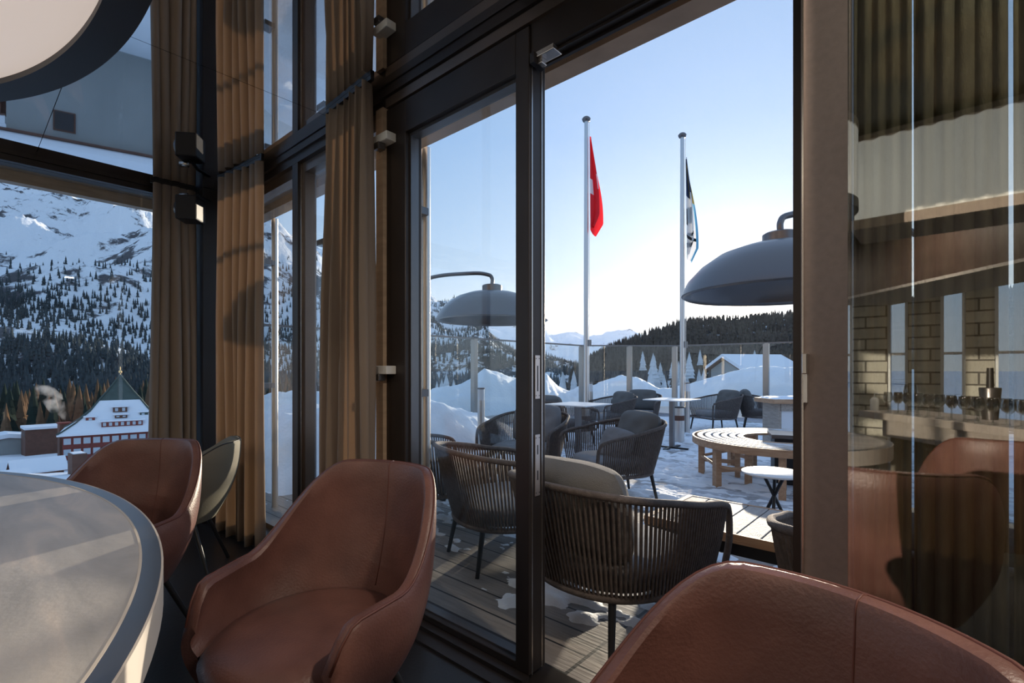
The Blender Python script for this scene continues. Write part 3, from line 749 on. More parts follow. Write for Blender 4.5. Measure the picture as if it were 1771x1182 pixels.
D = lch(-3.30, 3.95, .25, -.97, 'rope woven armchair with dark back cushion half hidden by the door stile')
I = lch(-.07, 1.97, -.05, 1, 'rope woven armchair cut off by the right door jamb')
def cchair(u, d, fx, fy, label):
    x, y = at(u, d); q = cam_rot(fx, fy); return dup(A, (x, y, 0), q, label, LG)
cchair(1056, 8.6, -.9, -.35, 'far rope woven armchair right of the square table, left of a facing pair')
cchair(1104, 9.3, -.5, -.85, 'far rope woven armchair directly behind the cushioned one beside the bank')
cchair(974, 7.5, .8, .5, 'rope woven armchair partly behind the nearer square table')
cchair(1240, 9.3, -.98, -.25, 'rope woven armchair standing alone in front of the snow bank')
cchair(1315, 9.5, .9, -.4, 'rope woven armchair behind the round bench beside the wooden counter')
for c_ in list(B.children):
    if c_.name.startswith('back_cushion'): bpy.data.objects.remove(c_)
for c_ in J.children:
    if c_.name.startswith('back_cushion'): c_.location.z = .50; c_.scale = (1.15, 1, .9)
for ch in (D,):
    for c_ in ch.children:
        if c_.name.startswith('back_cushion'): c_.data = c_.data.copy(); c_.data.materials[0] = MT['cushion']
# throw pillow on chair C
q = pillow(.36, .30, .12).build('throw_pillow', 'cushion', smooth=True)
tag(q, 'small dark throw pillow leaning on the middle terrace armchair', 'pillow')
q.location = (-2.22, 3.88, .50); q.rotation_euler = (R(-25), R(8), math.atan2(-.86, -.50)-PI/2+R(200))

# ------------------------------------------------------------------ low tables
t = thing('slatted_coffee_table', 'low weathered slatted wooden table right of the doorway armchair', 'table', (-1.19, 2.36, 0))
g = MB(); 
for k in range(13):
    g.box(.03+k*.105, .03+k*.105+.099, .012, .56, .385, .40)
g.build('slats', 'slat_grey', t, bevel=.002)
MB().box(0, 1.42, 0, .012, .36, .402).box(0, 1.42, .56, .572, .36, .402).box(0, .03, .012, .56, .36, .402).build('edge_board', 'teak', t)
MB().box(.01, 1.41, .02, .05, .30, .385).box(.01, 1.41, .52, .55, .30, .385).box(.01, .04, .05, .52, .30, .385).build('frame', 'black_metal', t)
for x in (.05, 1.35):
    for y in (.05, .50): MB().box(x-.02, x+.02, y-.02, y+.02, 0, .30).build('leg', 'black_metal', t)
t = thing('snowy_coffee_table', 'low table covered with melting snow behind the sliding door glass', 'table', (-3.05, 2.98, 0))
MB().box(-.35, .5, -.14, .36, .33, .36).build('tabletop', 'teak_grey', t)
for x in (-.32, .47):
    for y in (-.11, .33): MB().box(x-.02, x+.02, y-.02, y+.02, 0, .33).build('leg', 'black_metal', t)
P = []
for i in range(40):
    row = []
    for j in range(28):
        x = -.35+.85*i/39; y = -.14+.50*j/27; e = min(1, min(i, 39-i)/5)*min(1, min(j, 27-j)/5)
        row.append((x, y, .358+.07*e**.5*(.7+.5*fbm((x*4, y*4, 2), 4))))
    P.append(row)
o = MB().grid(P).build('table_snow', 'snow', smooth=True); o.location = (-3.05, 2.98, 0); tag(o, 'soft layer of snow lying on the low table behind the glass', 'snow', kind='stuff')
# little round tripod table
t = thing('round_side_table', 'small round white table on crossed dark legs beside the curved bench', 'table', (-.88, 3.57, 0))
MB().lathe([(0, .468), (.185, .468), (.195, .474), (.195, .48), (.19, .482), (0, .482)], 48).build('tabletop', 'white_top', t, smooth='auto')
for k in range(3):
    a = k*2*PI/3+.7; MB().tube([(-.07*math.cos(a), -.07*math.sin(a), .468), (.16*math.cos(a), .16*math.sin(a), 0)], .011, 8).build('leg', 'black_metal', t, smooth='auto')
# square tables
def sqtable(u, d, z, w, label, rz):
    x, y = at(u, d); t = thing('square_table', label, 'table', (x, y, 0), rz, 'square terrace tables')
    MB().box(-w/2, w/2, -w/2, w/2, z-.014, z).build('tabletop', 'white_top', t, bevel=.003)
    MB().box(-.03, .03, -.03, .03, .02, z-.014).build('column', 'gunmetal', t)
    MB().box(-.25, .25, -.025, .025, 0, .02).box(-.025, .025, -.25, -.025, 0, .02).box(-.025, .025, .025, .25, 0, .02).build('foot', 'black_metal', t)
sqtable(1000, 6.3, .72, .62, 'square white table nearest the two metal ash bins, left of the other', R(0))
sqtable(1162, 7.3, .72, .62, 'square white table in front of the second flagpole', R(0))
# ------------------------------------------------------------------ round slatted bench
BX, BY = cw(2.8, 5.1)
t = thing('round_bench', 'circular slatted teak bench dusted with snow around the fire pit', 'bench', (BX, BY, 0))
for k in range(6):
    r0 = .39+k*.080; n = 72; g = MB().lathe([(r0, .428), (r0+.054, .428), (r0+.054, .452), (r0, .452), (r0, .428)], n)
    g.build('slat_ring', 'frosted_teak' if k > 0 else 'teak', t, smooth='auto')
for k in range(8):
    a = 2*PI*k/8+.2; ca, sa = math.cos(a), math.sin(a)
    lg = MB().box(.40, .86, -.02, .02, .375, .428).box(.78, .84, -.03, .03, 0, .40).box(.42, .47, -.025, .025, 0, .40).box(.47, .78, -.012, .012, .14, .18)
    lg.build('leg_frame', 'teak', t, rz=a)
MB().lathe([(.875, .38), (.895, .38), (.895, .45), (.875, .45), (.875, .38)], 72).build('outer_apron', 'teak', t, smooth='auto')
for k in range(8):
    a = 2*PI*(k+.5)/8+.2
    MB().tube([(.81*math.cos(2*PI*k/8+.2), .81*math.sin(2*PI*k/8+.2), .2), (.81*math.cos(a+PI/8), .81*math.sin(a+PI/8), .2)], .016, 6).build('stretcher', 'teak', t)
t = thing('fire_pit', 'square dark metal fire box inside the round bench', 'fire pit', (BX+.05, BY+.03, 0), R(20))
MB().box(-.17, .17, -.17, .17, 0, .46).build('box', 'black_metal', t, bevel=.004)
MB().box(-.20, .20, -.20, .20, .46, .50).build('lid', 'gunmetal', t, bevel=.004)
# bar counter outside
x, y = at(1352, 6.9)
t = thing('outdoor_counter', 'wooden terrace counter with snowy top behind the round bench', 'counter', (x+.25, y+.1, 0), R(41.6))
MB().box(-.55, .7, -.28, .28, .70, .76).build('counter_top', 'teak', t, bevel=.005)
MB().box(-.45, .65, -.20, .20, .10, .70).build('cabinet', 'white_top', t)
MB().box(-.46, -.42, -.21, .21, 0, .70).box(-.43, .66, -.22, -.20, .60, .70).box(-.43, .66, -.22, -.20, .05, .16).box(.1, .14, -.22, -.2, .16, .6).build('frame', 'teak_grey', t)
P = [[(-.53+1.2*i/23, -.26+.52*j/11, .758+.03*(min(1, min(i, 23-i)/3, min(j, 11-j)/3))**.5+.008*fbm((i*.4, j*.4, 0), 3)) for j in range(12)] for i in range(24)]
o = MB().grid(P).build('counter_snow', 'snow', smooth=True, loc=(x+.25, y+.1, 0), rz=R(41.6)); tag(o, 'thin layer of snow on top of the wooden terrace counter', 'snow', kind='stuff')

# ------------------------------------------------------------------ flagpoles and flags
def pole(u, d, ztop, label):
    x, y = at(u, d); t = thing('flagpole', label, 'flagpole', (x, y, 0))
    MB().tube([(0, 0, 0), (0, 0, ztop*.5), (0, 0, ztop-.02)], [.045, .042, .034], 16).build('pole', 'alu', t, smooth='auto')
    MB().lathe([(0, ztop+.06), (.05, ztop+.05), (.075, ztop+.02), (.06, ztop-.02), (0, ztop-.02)], 20).build('cap', 'gunmetal', t, smooth=True)
    MB().tube([(.07, -.02, .9), (.075, -.02, ztop*.5), (.06, 0, ztop-.05)], .004, 5).build('halyard', 'white_cloth', t)
    c_ = MB().box(-.03, .10, -.03, .03, 0, .05)
    MB().box(.03, .09, -.02, .02, 1.55, 1.66).build('cleat', 'gunmetal', t)
    return x, y
f1 = pole(1014, 8.5, 5.42, 'left flagpole carrying the red flag')
f2 = pole(1180, 9.0, 5.38, 'right flagpole carrying the dark and white flag')
def flag(name, label, pos, ztop, h, w, fn, mats, seed):
    g = MB(); nu, nv = 30, 60; P = []
    R2 = Vector((CA, SA, 0)); F2 = Vector((-SA, CA, 0))
    V = []
    for i in range(nu+1):
        s = i/nu
        for j in range(nv+1):
            t = j/nv
            wd = w*(.12+.88*math.sin(min(1, t*1.25)*PI/2)**1.2)*(1-.55*max(0, t-.86)/.14)
            # cloth gathered into hanging folds
            lat = wd*(.5-.5*math.cos(s*PI*2.6+seed+t*.6))*(.55+.45*s)
            dep = .05*math.sin(s*PI*4+seed*2+t*1.5)*(.3+t)
            z = ztop-h*t-.30*h*s*s*(.25+.0*t)-.05*s
            p = Vector((pos[0], pos[1], 0))+R2*(.06+lat)+F2*dep; V.append((p.x, p.y, z))
    fs = []; ms = []
    for i in range(nu):
        for j in range(nv):
            a = i*(nv+1)+j; fs.append((a, a+nv+1, a+nv+2, a+1)); ms.append(fn((i+.5)/nu, (j+.5)/nv))
    g.v = V; g.f = fs; g.m = ms
    o = g.build(name, mats, smooth=True); tag(o, label, 'flag'); return o
def swiss(s, t):
    return 1 if (abs(s-.5) < .30 and abs(t-.5) < .09) or (abs(s-.5) < .10 and abs(t-.5) < .28) else 0
flag('red_flag', 'limp red flag with white cross on the left flagpole', f1, 5.15, 1.55, .24, swiss, ['red', 'white_cloth'], .6)
def grf(s, t):
    if t < .36: return 0 if s < .75 else 2
    if s > .80: return 3 if t > .4 else 2
    if .50 < t < .66 and .2 < s < .6: return 4
    if .76 < t < .80: return 4
    if .86 < t < .92 and s < .5: return 4
    return 1
flag('banner_flag', 'limp white, navy and light blue flag on the right flagpole', f2, 5.0, 1.75, .24, grf, ['navy_cloth', 'white_cloth', 'gold_cloth', 'blue_cloth', 'black_cloth'], 1.9)

# bollard lights and ash bins
def bollard(u, d, label, h=.92):
    x, y = at(u, d); t = thing('bollard_light', label, 'bollard light', (x, y, 0), group='steel bollard lights by the windscreen')
    MB().lathe([(0, 0), (.045, 0), (.045, h-.16), (0, h-.16)], 20).build('post', 'alu', t, smooth='auto')
    MB().lathe([(0, h-.16), (.043, h-.16), (.043, h-.02), (0, h-.02)], 20).build('lens', 'white_top', t, smooth='auto')
    MB().lathe([(0, h-.02), (.047, h-.02), (.047, h), (0, h)], 20).build('cap', 'gunmetal', t, smooth='auto')
bollard(832, 6.4, 'steel bollard light with frosted top seen through the sliding door glass')
bollard(1021, 9.0, 'steel bollard light with frosted top just right of the left flagpole')
bollard(1189, 9.0, 'steel bollard light with frosted top just right of the right flagpole')
def bin_(u, d, label):
    x, y = at(u, d); t = thing('ash_bin', label, 'ash bin', (x, y, 0))
    MB().lathe([(0, 0), (.09, 0), (.09, .54), (0, .54)], 28).build('body', 'alu', t, smooth='auto')
    MB().lathe([(.0905, .34), (.0925, .34), (.0925, .42), (.0905, .42)], 28).build('band', 'brown_wall', t, smooth='auto')
    MB().lathe([(0, .54), (.095, .54), (.095, .56), (0, .565)], 28).build('lid', 'black_metal', t, smooth='auto')
bin_(1011, 7.9, 'steel cylinder ash bin at the foot of the left flagpole')
bin_(1173.5, 7.98, 'steel cylinder ash bin with brown band near the right flagpole')

# ------------------------------------------------------------------ dome heaters
def heater(u, d, zrim, r, side, label, reach=1.5):
    x, y = at(u, d); t = thing('dome_heater', label, 'patio heater', (x, y, 0), R(41.6))
    zt = zrim+.33
    prof = [(r, 0), (r*.985, .03), (r*.93, .10), (r*.80, .19), (r*.62, .27), (r*.42, .315), (r*.24, .33)]
    inn = [(a*.97, b_-.012) for a, b_ in prof[::-1]]
    MB().lathe([(a, b_+zrim) for a, b_ in prof]+[(a, b_+zrim) for a, b_ in inn]+[(r, zrim)], 72).build('dome', 'gunmetal', t, smooth=True)
    MB().lathe([(0, zt-.01), (.115*r/.65, zt-.01), (.115*r/.65, zt+.075), (.10*r/.65, zt+.085), (0, zt+.085)], 36).build('cap', 'gunmetal', t, smooth='auto')
    arm = smooth_path([(0, 0, zt+.08), (0, 0, zt+.16), (side*.05, 0, zt+.205), (side*.25, 0, zt+.22), (side*.75, 0, zt+.16), (side*(reach-.35), 0, zt-.10), (side*(reach-.08), 0, zt-.6), (side*reach, 0, 1.0), (side*reach, 0, .05)], 8)
    MB().tube(arm, .022, 12).build('arm', 'gunmetal', t, smooth=True)
    MB().lathe([(0, 0), (.32, 0), (.32, .04), (.3, .05), (0, .05)], 36, (side*reach, 0, 0)).build('foot_plate', 'gunmetal', t, smooth='auto')
    MB().lathe([(0, zrim+.12), (.16, zrim+.12), (.16, zrim+.20), (0, zrim+.2)], 24).build('burner', 'black_metal', t, smooth='auto')
heater(851, 5.8, 1.725, .65, -1, 'dark dome heater lamp on a curved arm seen through the sliding glass', 1.6)
heater(1350, 3.43, 1.68, .65, 1, 'dark dome heater lamp in the open doorway with the low sun beneath it', 1.5)

# ================================================================== THE VALLEY
GRIDS = {}
def layer(name, label, prof, u0, u1, nu, d0, d1, nv, zb, amp, m, fs=.0015, shape=1.0, back=.25, jag=0, cat='mountain', dfun=None):
    X = np.zeros((nu, nv, 3))
    for i in range(nu):
        u = u0+(u1-u0)*i/(nu-1); D1 = dfun(u) if dfun else d1; v = interp(u, prof)
        zc = EYE+(640-v)/FPX*D1
        for k in range(nv):
            s = k/(nv-1); q = s/(1-back)
            d = d0+(D1-d0)*q
            x, y = at(u, d)
            n1 = fbm((x*fs, y*fs, 1.3), 8); rg = 1-abs(noise.noise(Vector((x*fs*1.7, y*fs*1.7, 4))))*2
            if q <= 1: z = zb+(zc-zb)*q**shape; w = math.sin(PI*min(1, q))**.7
            else: z = zc-(zc-zb)*(q-1)*1.6; w = min(1, (q-1)*5)
            z += amp*(n1+.5*rg-.3)*w + jag*fbm((x*fs*6, y*fs*6, 9), 5)*min(1, q*2)
            X[i, k] = (x, y, z)
    GRIDS[name] = X
    I = np.arange(nu*nv).reshape(nu, nv)
    F = np.stack([I[:-1, :-1], I[1:, :-1], I[1:, 1:], I[:-1, 1:]], -1).reshape(-1, 4)
    me = bpy.data.meshes.new(name); me.from_pydata(X.reshape(-1, 3).tolist(), [], F.tolist()); me.materials.append(MT[m])
    me.polygons.foreach_set('use_smooth', [True]*len(me.polygons))
    o = bpy.data.objects.new(name, me); COL.objects.link(o); struct(o, label); return o
layer('snow_mountain', 'snowy mountain rising behind the village', [(-700, 330), (-300, 250), (-100, 285), (0, 302), (60, 316), (110, 330), (133, 345), (160, 343), (210, 345), (250, 355), (283, 366), (400, 395), (480, 412), (550, 425), (620, 462), (700, 505), (722, 507), (736, 511), (745, 522), (765, 542), (800, 556), (840, 580)],
      -600, 845, 460, 330, 2600, 230, -30, 150, 'alp', fs=.0016, shape=1.12, jag=26)
layer('forest_ridge', 'wooded snowy ridge seen through the sliding door', [(560, 560), (640, 556), (700, 562), (740, 574), (790, 577), (822, 568), (850, 582), (872, 600), (900, 612), (950, 622), (1040, 640), (1100, 650)],
      540, 1100, 200, 420, 1800, 110, -45, 45, 'mid_forest', fs=.003, shape=1.1, jag=10)
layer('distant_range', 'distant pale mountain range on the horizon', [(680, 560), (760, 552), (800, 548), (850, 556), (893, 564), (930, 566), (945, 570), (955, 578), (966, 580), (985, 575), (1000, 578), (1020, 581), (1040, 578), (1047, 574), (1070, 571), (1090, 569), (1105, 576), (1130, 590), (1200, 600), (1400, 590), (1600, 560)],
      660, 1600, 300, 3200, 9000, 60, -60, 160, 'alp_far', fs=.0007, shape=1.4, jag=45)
layer('wooded_hill', 'dark wooded hill below the low sun', [(985, 655), (1010, 630), (1035, 615), (1060, 603), (1090, 592), (1120, 580), (1150, 571), (1180, 562), (1205, 556), (1240, 555), (1280, 556), (1330, 550), (1420, 545), (1600, 520), (1800, 500)],
      985, 1800, 240, 70, 520, 120, -14, 5, 'forest_hill', fs=.02, shape=1.15, jag=1.5)
layer('valley_floor', 'snowy valley floor and village slope', [(-800, 668), (430, 668), (700, 655), (2200, 655)], -700, 2200, 200, 13, 340, 170, -16.2, .6, 'snow_roof', fs=.05, shape=1, back=.02, jag=.15)
# reshape the ground so it sinks from the hotel to the valley
vo = bpy.data.objects['valley_floor']
for v_ in vo.data.vertices:
    r_ = math.hypot(v_.co.x, v_.co.y); left = v_.co.x < -20
    pu, pv_, pd = 885.5+(v_.co.x*CA+v_.co.y*SA)/max(1, -v_.co.x*SA+v_.co.y*CA)*FPX, 0, -v_.co.x*SA+v_.co.y*CA
    kn = max(0, min(1, (pd-44)/5))*max(0, min(1, (66-pd)/10))*max(0, min(1, (300-pu)/110)); kn = kn*kn*(3-2*kn)
    v_.co.z = -16.2+9.4*kn-.075*max(0, min(r_, 130)-30)+.5*fbm((v_.co.x*.05, v_.co.y*.05, 0), 4)-max(0, r_-200)*.05
gx = bpy.data.meshes.new('lowland'); gx.from_pydata([(-30000, -30000, -62), (30000, -30000, -62), (30000, 30000, -62), (-30000, 30000, -62)], [], [(0, 1, 2, 3)]); gx.materials.append(MT['alp_far'])
o = bpy.data.objects.new('lowland', gx); COL.objects.link(o); struct(o)

# conifers: one template, merged for the far forests
def tree_tpl(h=1, r=.17, tiers=4, n=6, seed=0):
    rnd = random.Random(seed); V = []; F = []
    for t in range(tiers):
        z0 = .08+.80*t/tiers; z1 = min(1, z0+.42); rr = r*(1-.8*t/tiers); o = len(V)
        for k in range(n):
            a = 2*PI*k/n+t*.5; q = rr*rnd.uniform(.8, 1.2); V.append((q*math.cos(a), q*math.sin(a), z0-.03*rnd.random()))
        V.append((0, 0, z1))
        for k in range(n): F.append((o+k, o+(k+1) % n, o+n))
    return np.array(V), F
def forest(name, label, pts, hs, m, wide=1.0):
    tp, tf = tree_tpl(tiers=3, n=5); n = len(pts); vn = len(tp)
    rot = np.random.rand(n)*6.28; V = np.zeros((n, vn, 3)); c, s = np.cos(rot)[:, None], np.sin(rot)[:, None]; h = np.array(hs)[:, None]
    V[:, :, 0] = (tp[:, 0]*c-tp[:, 1]*s)*h*wide+pts[:, 0:1]; V[:, :, 1] = (tp[:, 0]*s+tp[:, 1]*c)*h*wide+pts[:, 1:2]; V[:, :, 2] = tp[:, 2]*h+pts[:, 2:3]-.4
    F = (np.array(tf)[None]+np.arange(n)[:, None, None]*vn).reshape(-1, 3)
    me = bpy.data.meshes.new(name); me.vertices.add(n*vn); me.vertices.foreach_set('co', V.reshape(-1))
    me.loops.add(len(F)*3); me.loops.foreach_set('vertex_index', F.reshape(-1)); me.polygons.add(len(F))
    me.polygons.foreach_set('loop_start', np.arange(len(F))*3); me.update(calc_edges=True); me.validate()
    me.materials.append(MT[m]); o = bpy.data.objects.new(name, me); COL.objects.link(o); tag(o, label, 'trees', kind='stuff'); return o
def sample(name, cnt, fn):
    X = GRIDS[name]; nu, nv, _ = X.shape; out = []; tries = 0
    while len(out) < cnt and tries < cnt*40:
        tries += 1; a = random.random()*(nu-1.001); b_ = random.random()*(nv-1.001); i, j = int(a), int(b_); w, q = a-i, b_-j
        p = X[i, j]*(1-w)*(1-q)+X[i+1, j]*w*(1-q)+X[i, j+1]*(1-w)*q+X[i+1, j+1]*w*q
        if fn(p, (a/(nu-1)), (b_/(nv-1))): out.append(p)
    return np.array(out)
def proj(p):
    x = p[0]*CA+p[1]*SA; y = -p[0]*SA+p[1]*CA
    return 885.5+x/max(1, y)*FPX, 640-(p[2]-EYE)/max(1, y)*FPX, y
def fm(p, a, b_):
    u, v, y = proj(p); z = p[2]; n = fbm((p[0]*.0045, p[1]*.0045, 2), 4)
    if u > 470: pr = interp(v, [(430, .0), (500, .15), (560, .5), (640, .9)])
    else: pr = interp(v, [(440, .0), (480, .08), (520, .28), (570, .55), (640, .95)])
    return random.random() < pr*(.55+1.6*n+.25) if v < 620 else random.random() < pr
pts = sample('snow_mountain', 24000, fm)
forest('mountain_forest', 'dark conifer forest on the lower mountain slope', pts, np.random.uniform(7, 14, len(pts)), 'conifer_hazy', .9)
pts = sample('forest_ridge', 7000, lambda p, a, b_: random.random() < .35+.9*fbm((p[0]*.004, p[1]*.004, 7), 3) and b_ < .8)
forest('ridge_forest', 'conifers covering the ridge beyond the terrace', pts, np.random.uniform(10, 18, len(pts)), 'conifer_hazy', .8)
pts = sample('wooded_hill', 6500, lambda p, a, b_: b_ < .80 and proj(p)[2] > 125 and (b_ > .25 or random.random() < .45))
forest('hill_forest', 'dense forest covering the hill under the sun', pts, np.random.uniform(5, 9.5, len(pts)), 'hill_conifer_glare', 1.0)

# single trees at the foot of the mountain, lit tops
V_, F_ = tree_tpl(tiers=7, n=9, seed=3, r=.15)
def treeobj(name, m, r, tiers, seed, parent):
    v, f_ = tree_tpl(tiers=tiers, n=9, seed=seed, r=r); g = MB(); g.add([tuple(a) for a in v], f_); g.build('crown', m, parent)
    MB().tube([(0, 0, 0), (0, 0, .5)], .012, 6).build('trunk', 'trunk', parent)
lar = thing('larch_tree', 'bare brown larch in the row of trees behind the village', 'tree', group='larches behind the village'); treeobj('x', 'larch', .13, 8, 3, lar)
spr = thing('spruce_tree', 'dark spruce in the row of trees behind the village', 'tree', group='spruces behind the village'); treeobj('x', 'conifer', .15, 7, 5, spr)
def ground_z(x, y):
    r_ = math.hypot(x, y); return -16.2-.075*max(0, min(r_, 130)-30)-max(0, r_-200)*.05
first = {id(lar): True, id(spr): True}
TP = []
for k in range(420):
    u = random.uniform(-160, 300) if k < 280 else random.uniform(430, 600); d = random.uniform(165, 270)
    x, y = at(u, d)
    if any((x-a_)**2+(y-b_)**2 < 30 for a_, b_ in TP): continue
    TP.append((x, y)); src = lar if random.random() < .55 else spr; h_ = random.uniform(15, 24)*(.8+.2*(d/220))
    z = ground_z(x, y)+(d-165)*.05
    if first[id(src)]: o = src; first[id(src)] = False; o.location = (x, y, z)
    else: o = dup(src, (x, y, z), random.random()*6, src['label'], src['group'])
    o.scale = (h_, h_, h_)
# snowy trees in the town right of the flagpoles
st = thing('snowy_tree', 'snow laden tree on the slope beyond the right snow bank', 'tree', group='snow laden trees beyond the bank')
treeobj('x', 'snow_tree', .20, 7, 9, st); f_ = True
for k in range(150):
    u = random.uniform(1110, 1370) if k < 125 else random.uniform(720, 1010); d = random.uniform(60, 120); x, y = at(u, d); h_ = random.uniform(3.0, 6.5)
    if any((x-a_)**2+(y-b_)**2 < 14 for a_, b_ in TP) or (abs(u-1300) < 70 and 65 < d < 88): continue
    TP.append((x, y))
    zt = EYE-(random.uniform(600, 655) if k < 125 else random.uniform(640, 665))/FPX*d+640/FPX*d
    if f_: o = st; f_ = False; o.location = (x, y, zt-h_)
    else: o = dup(st, (x, y, zt-h_), random.random()*6, st['label'], st['group'])
    o.scale = (h_, h_, h_)

# ------------------------------------------------------------------ village buildings
def house(name, label, u, d, zb, w, dp, wh, rh, rot, wall, nwx=3, nwz=1, ridge='x', over=.5, snow=.35, wm='window_dark', ww=.9, wwh=1.1):
    x, y = at(u, d); t = thing(name, label, 'building', (x, y, zb), R(41.6)+rot)
    MB().box(-w/2, w/2, -dp/2, dp/2, -8, wh).build('walls', wall, t)
    a, c = w/2+over, dp/2+over
    if rh > 0:
        if ridge == 'x': pr = [(-c, 0), (0, rh), (c, 0), (c, snow), (0, rh+snow), (-c, snow)]; V = [[(X, Y, wh+Z) for Y, Z in pr] for X in (-a, a)]
        else: pr = [(-a, 0), (0, rh), (a, 0), (a, snow), (0, rh+snow), (-a, snow)]; V = [[(X, Y, wh+Z) for X, Z in pr] for Y in (c, -c)]
        g = MB(); g.add(V[0]+V[1], [tuple(range(6))[::-1], tuple(range(6, 12))]+[(i, (i+1) % 6, 6+(i+1) % 6, 6+i) for i in range(6)])
        g.build('snowy_roof', 'snow_roof', t)
        g = MB(); z2 = wh-.12
        if ridge == 'x': V = [[(X, Y, wh+Z) for Y, Z in [(-c, -.15), (0, rh-.15), (c, -.15), (c, 0), (0, rh), (-c, 0)]] for X in (-a, a)]
        else: V = [[(X, Y, wh+Z) for X, Z in [(-a, -.15), (0, rh-.15), (a, -.15), (a, 0), (0, rh), (-a, 0)]] for Y in (c, -c)]
        g.add(V[0]+V[1], [tuple(range(6))[::-1], tuple(range(6, 12))]+[(i, (i+1) % 6, 6+(i+1) % 6, 6+i) for i in range(6)]); g.build('roof_board', 'brown_wall', t)
        gb = MB()
        if ridge == 'y': gb.add([(-w/2, -dp/2, wh), (w/2, -dp/2, wh), (0, -dp/2, wh+rh*w/2/a)]+[(-w/2, dp/2, wh), (w/2, dp/2, wh), (0, dp/2, wh+rh*w/2/a)], [(0, 1, 2), (5, 4, 3), (0, 2, 5, 3), (1, 4, 5, 2)])
        else: gb.add([(-w/2, -dp/2, wh), (-w/2, dp/2, wh), (-w/2, 0, wh+rh*dp/2/c)]+[(w/2, -dp/2, wh), (w/2, dp/2, wh), (w/2, 0, wh+rh*dp/2/c)], [(0, 2, 1), (3, 4, 5), (0, 3, 5, 2), (1, 2, 5, 4)])
        gb.build('gable', wall, t)
    else:
        MB().box(-a, a, -c, c, wh, wh+.12).build('roof_board', 'brown_wall', t)
        MB().box(-a+.1, a-.1, -c+.1, c-.1, wh+.12, wh+.12+snow).build('snowy_roof', 'snow_roof', t, bevel=.15)
    for i in range(nwx):
        for j in range(nwz):
            X = -w/2+w*(i+.5)/nwx; Z = wh-wwh/2-.7-j*2.6
            f = MB().box(X-ww/2-.08, X+ww/2+.08, -dp/2-.06, -dp/2+.02, Z-wwh/2-.08, Z+wwh/2+.08).build('window', 'brown_wall', t)
            MB().box(X-ww/2, X+ww/2, -dp/2-.08, -dp/2-.055, Z-wwh/2, Z+wwh/2).build('pane', wm, f)
    return t
# the ones mirrored in the ceiling, close below the left window
house('gray_building', 'plain grey rendered building under snow, upside down in the mirror ceiling', 214, 35.5, -15.8, 10.5, 7.0, 5.4, 0, R(33), 'gray_wall', 2, 1, over=.6, snow=.5)
house('chalet', 'small dark timber chalet reflected left of the grey building', -50, 36, -17, 8, 6, 4.0, 2.0, R(10), 'brown_wall', 3, 1, over=.9, snow=.5)
house('chalet', 'low timber chalet with snowy roof reflected behind the grey building', 92, 45, -17.0, 9, 5, 3.6, 1.8, R(-15), 'brown_wall', 4, 1, over=.9, snow=.5)
house('chalet', 'long narrow chalet with thin snow cover reflected near the corner', 262, 52, -17.5, 12, 5, 3.6, 1.4, R(25), 'gray_wall', 4, 1, over=.7, snow=.4)
house('red_shed', 'small dark red gabled hut in the village left of the large roof', 65, 112, -25, 5.6, 8, 3.4, 2.6, R(-38), 'brown_wall', 2, 1, ridge='y', over=.7, snow=.3)
house('red_shed', 'red gabled hut at the left edge of the photo', -4, 99, -25.5, 5.6, 8, 3.6, 2.6, R(-38), 'red_wall', 2, 1, ridge='y', over=.7, snow=.3)
house('village_house', 'long brown village house with flat snowy roof by the chimney', 76, 150, -25.5, 9, 9, 9.0, 0, R(-40), 'brown_wall', 3, 1, over=.3, snow=.8)
house('village_house', 'low white roofed village building at the far left', 12, 152, -25.5, 10, 9, 5.5, .8, R(-40), 'gray_wall', 5, 1, over=.6, snow=1.2)
house('village_house', 'snow covered house roof beyond the right snow bank', 1300, 75, -8, 9, 7, 9.2, 1.8, R(12), 'gray_wall', 3, 1, over=.6, snow=.5)
house('corrugated_shed', 'ribbed dark container standing on the snowy roof beside the chair back', 134, 52, -8.6, 1.9, 1.2, .9, 0, R(-38), 'brown_wall', 0, 0, over=0, snow=.1)
# chimney with steam
x, y = at(111, 140); t = thing('chimney', 'square brick chimney puffing steam beside the large roof', 'chimney', (x, y, -26), R(5))
MB().box(-1.2, 1.2, -1.2, 1.2, 0, 12.0).build('shaft', 'brown_wall', t)
MB().box(-1.4, 1.4, -1.4, 1.4, 12.0, 12.4).build('cap', 'red_wall', t)
# main building with the tall pointed roof
x, y = at(208, 137); RZ = R(41.6)+R(38)
t = thing('pointed_roof_building', 'large red walled hotel building with tall pointed snowy roof outside the left window', 'building', (x, y, 0), RZ)
ze, zbm = -15.0, -26; hw, hd = 12.2, 10.5
MB().box(-hw+1, hw-1, -hd+1, hd-1, zbm, ze).build('walls', 'red_wall', t)
prof = [(1.0, ze-.3), (1.0, ze+.1), (.93, ze+.6), (.72, ze+2.6), (.50, ze+5.4), (.36, ze+8.0)]
def sqloft(pr, hw, hd):
    P = []
    for sx, sy in ((-1, -1), (1, -1), (1, 1), (-1, 1)): P.append([(sx*hw*q, sy*hd*q, z) for q, z in pr])
    return MB().grid(P, True)
sqloft(prof, hw, hd).build('snowy_roof', 'snow_roof', t)
sqloft([(.36, ze+8.0), (.24, ze+10.0), (.10, ze+12.6), (0, ze+14.6)], hw, hd).build('green_spire', 'copper_green', t)
for sx, sy in ((-1, -1), (1, -1), (-1, 1), (1, 1)):
    MB().tube([(sx*hw*q, sy*hd*q, z+.15) for q, z in prof[1:]+[(.24, ze+10), (0, ze+14.6)]], .22, 6).build('roof_ridge', 'copper_green', t)
MB().tube([(0, 0, ze+14.4), (0, 0, ze+17)], .10, 8).lathe([(0, ze+15), (.4, ze+15.4), (.4, ze+15.8), (0, ze+16.2)], 12).build('finial', 'gold', t)
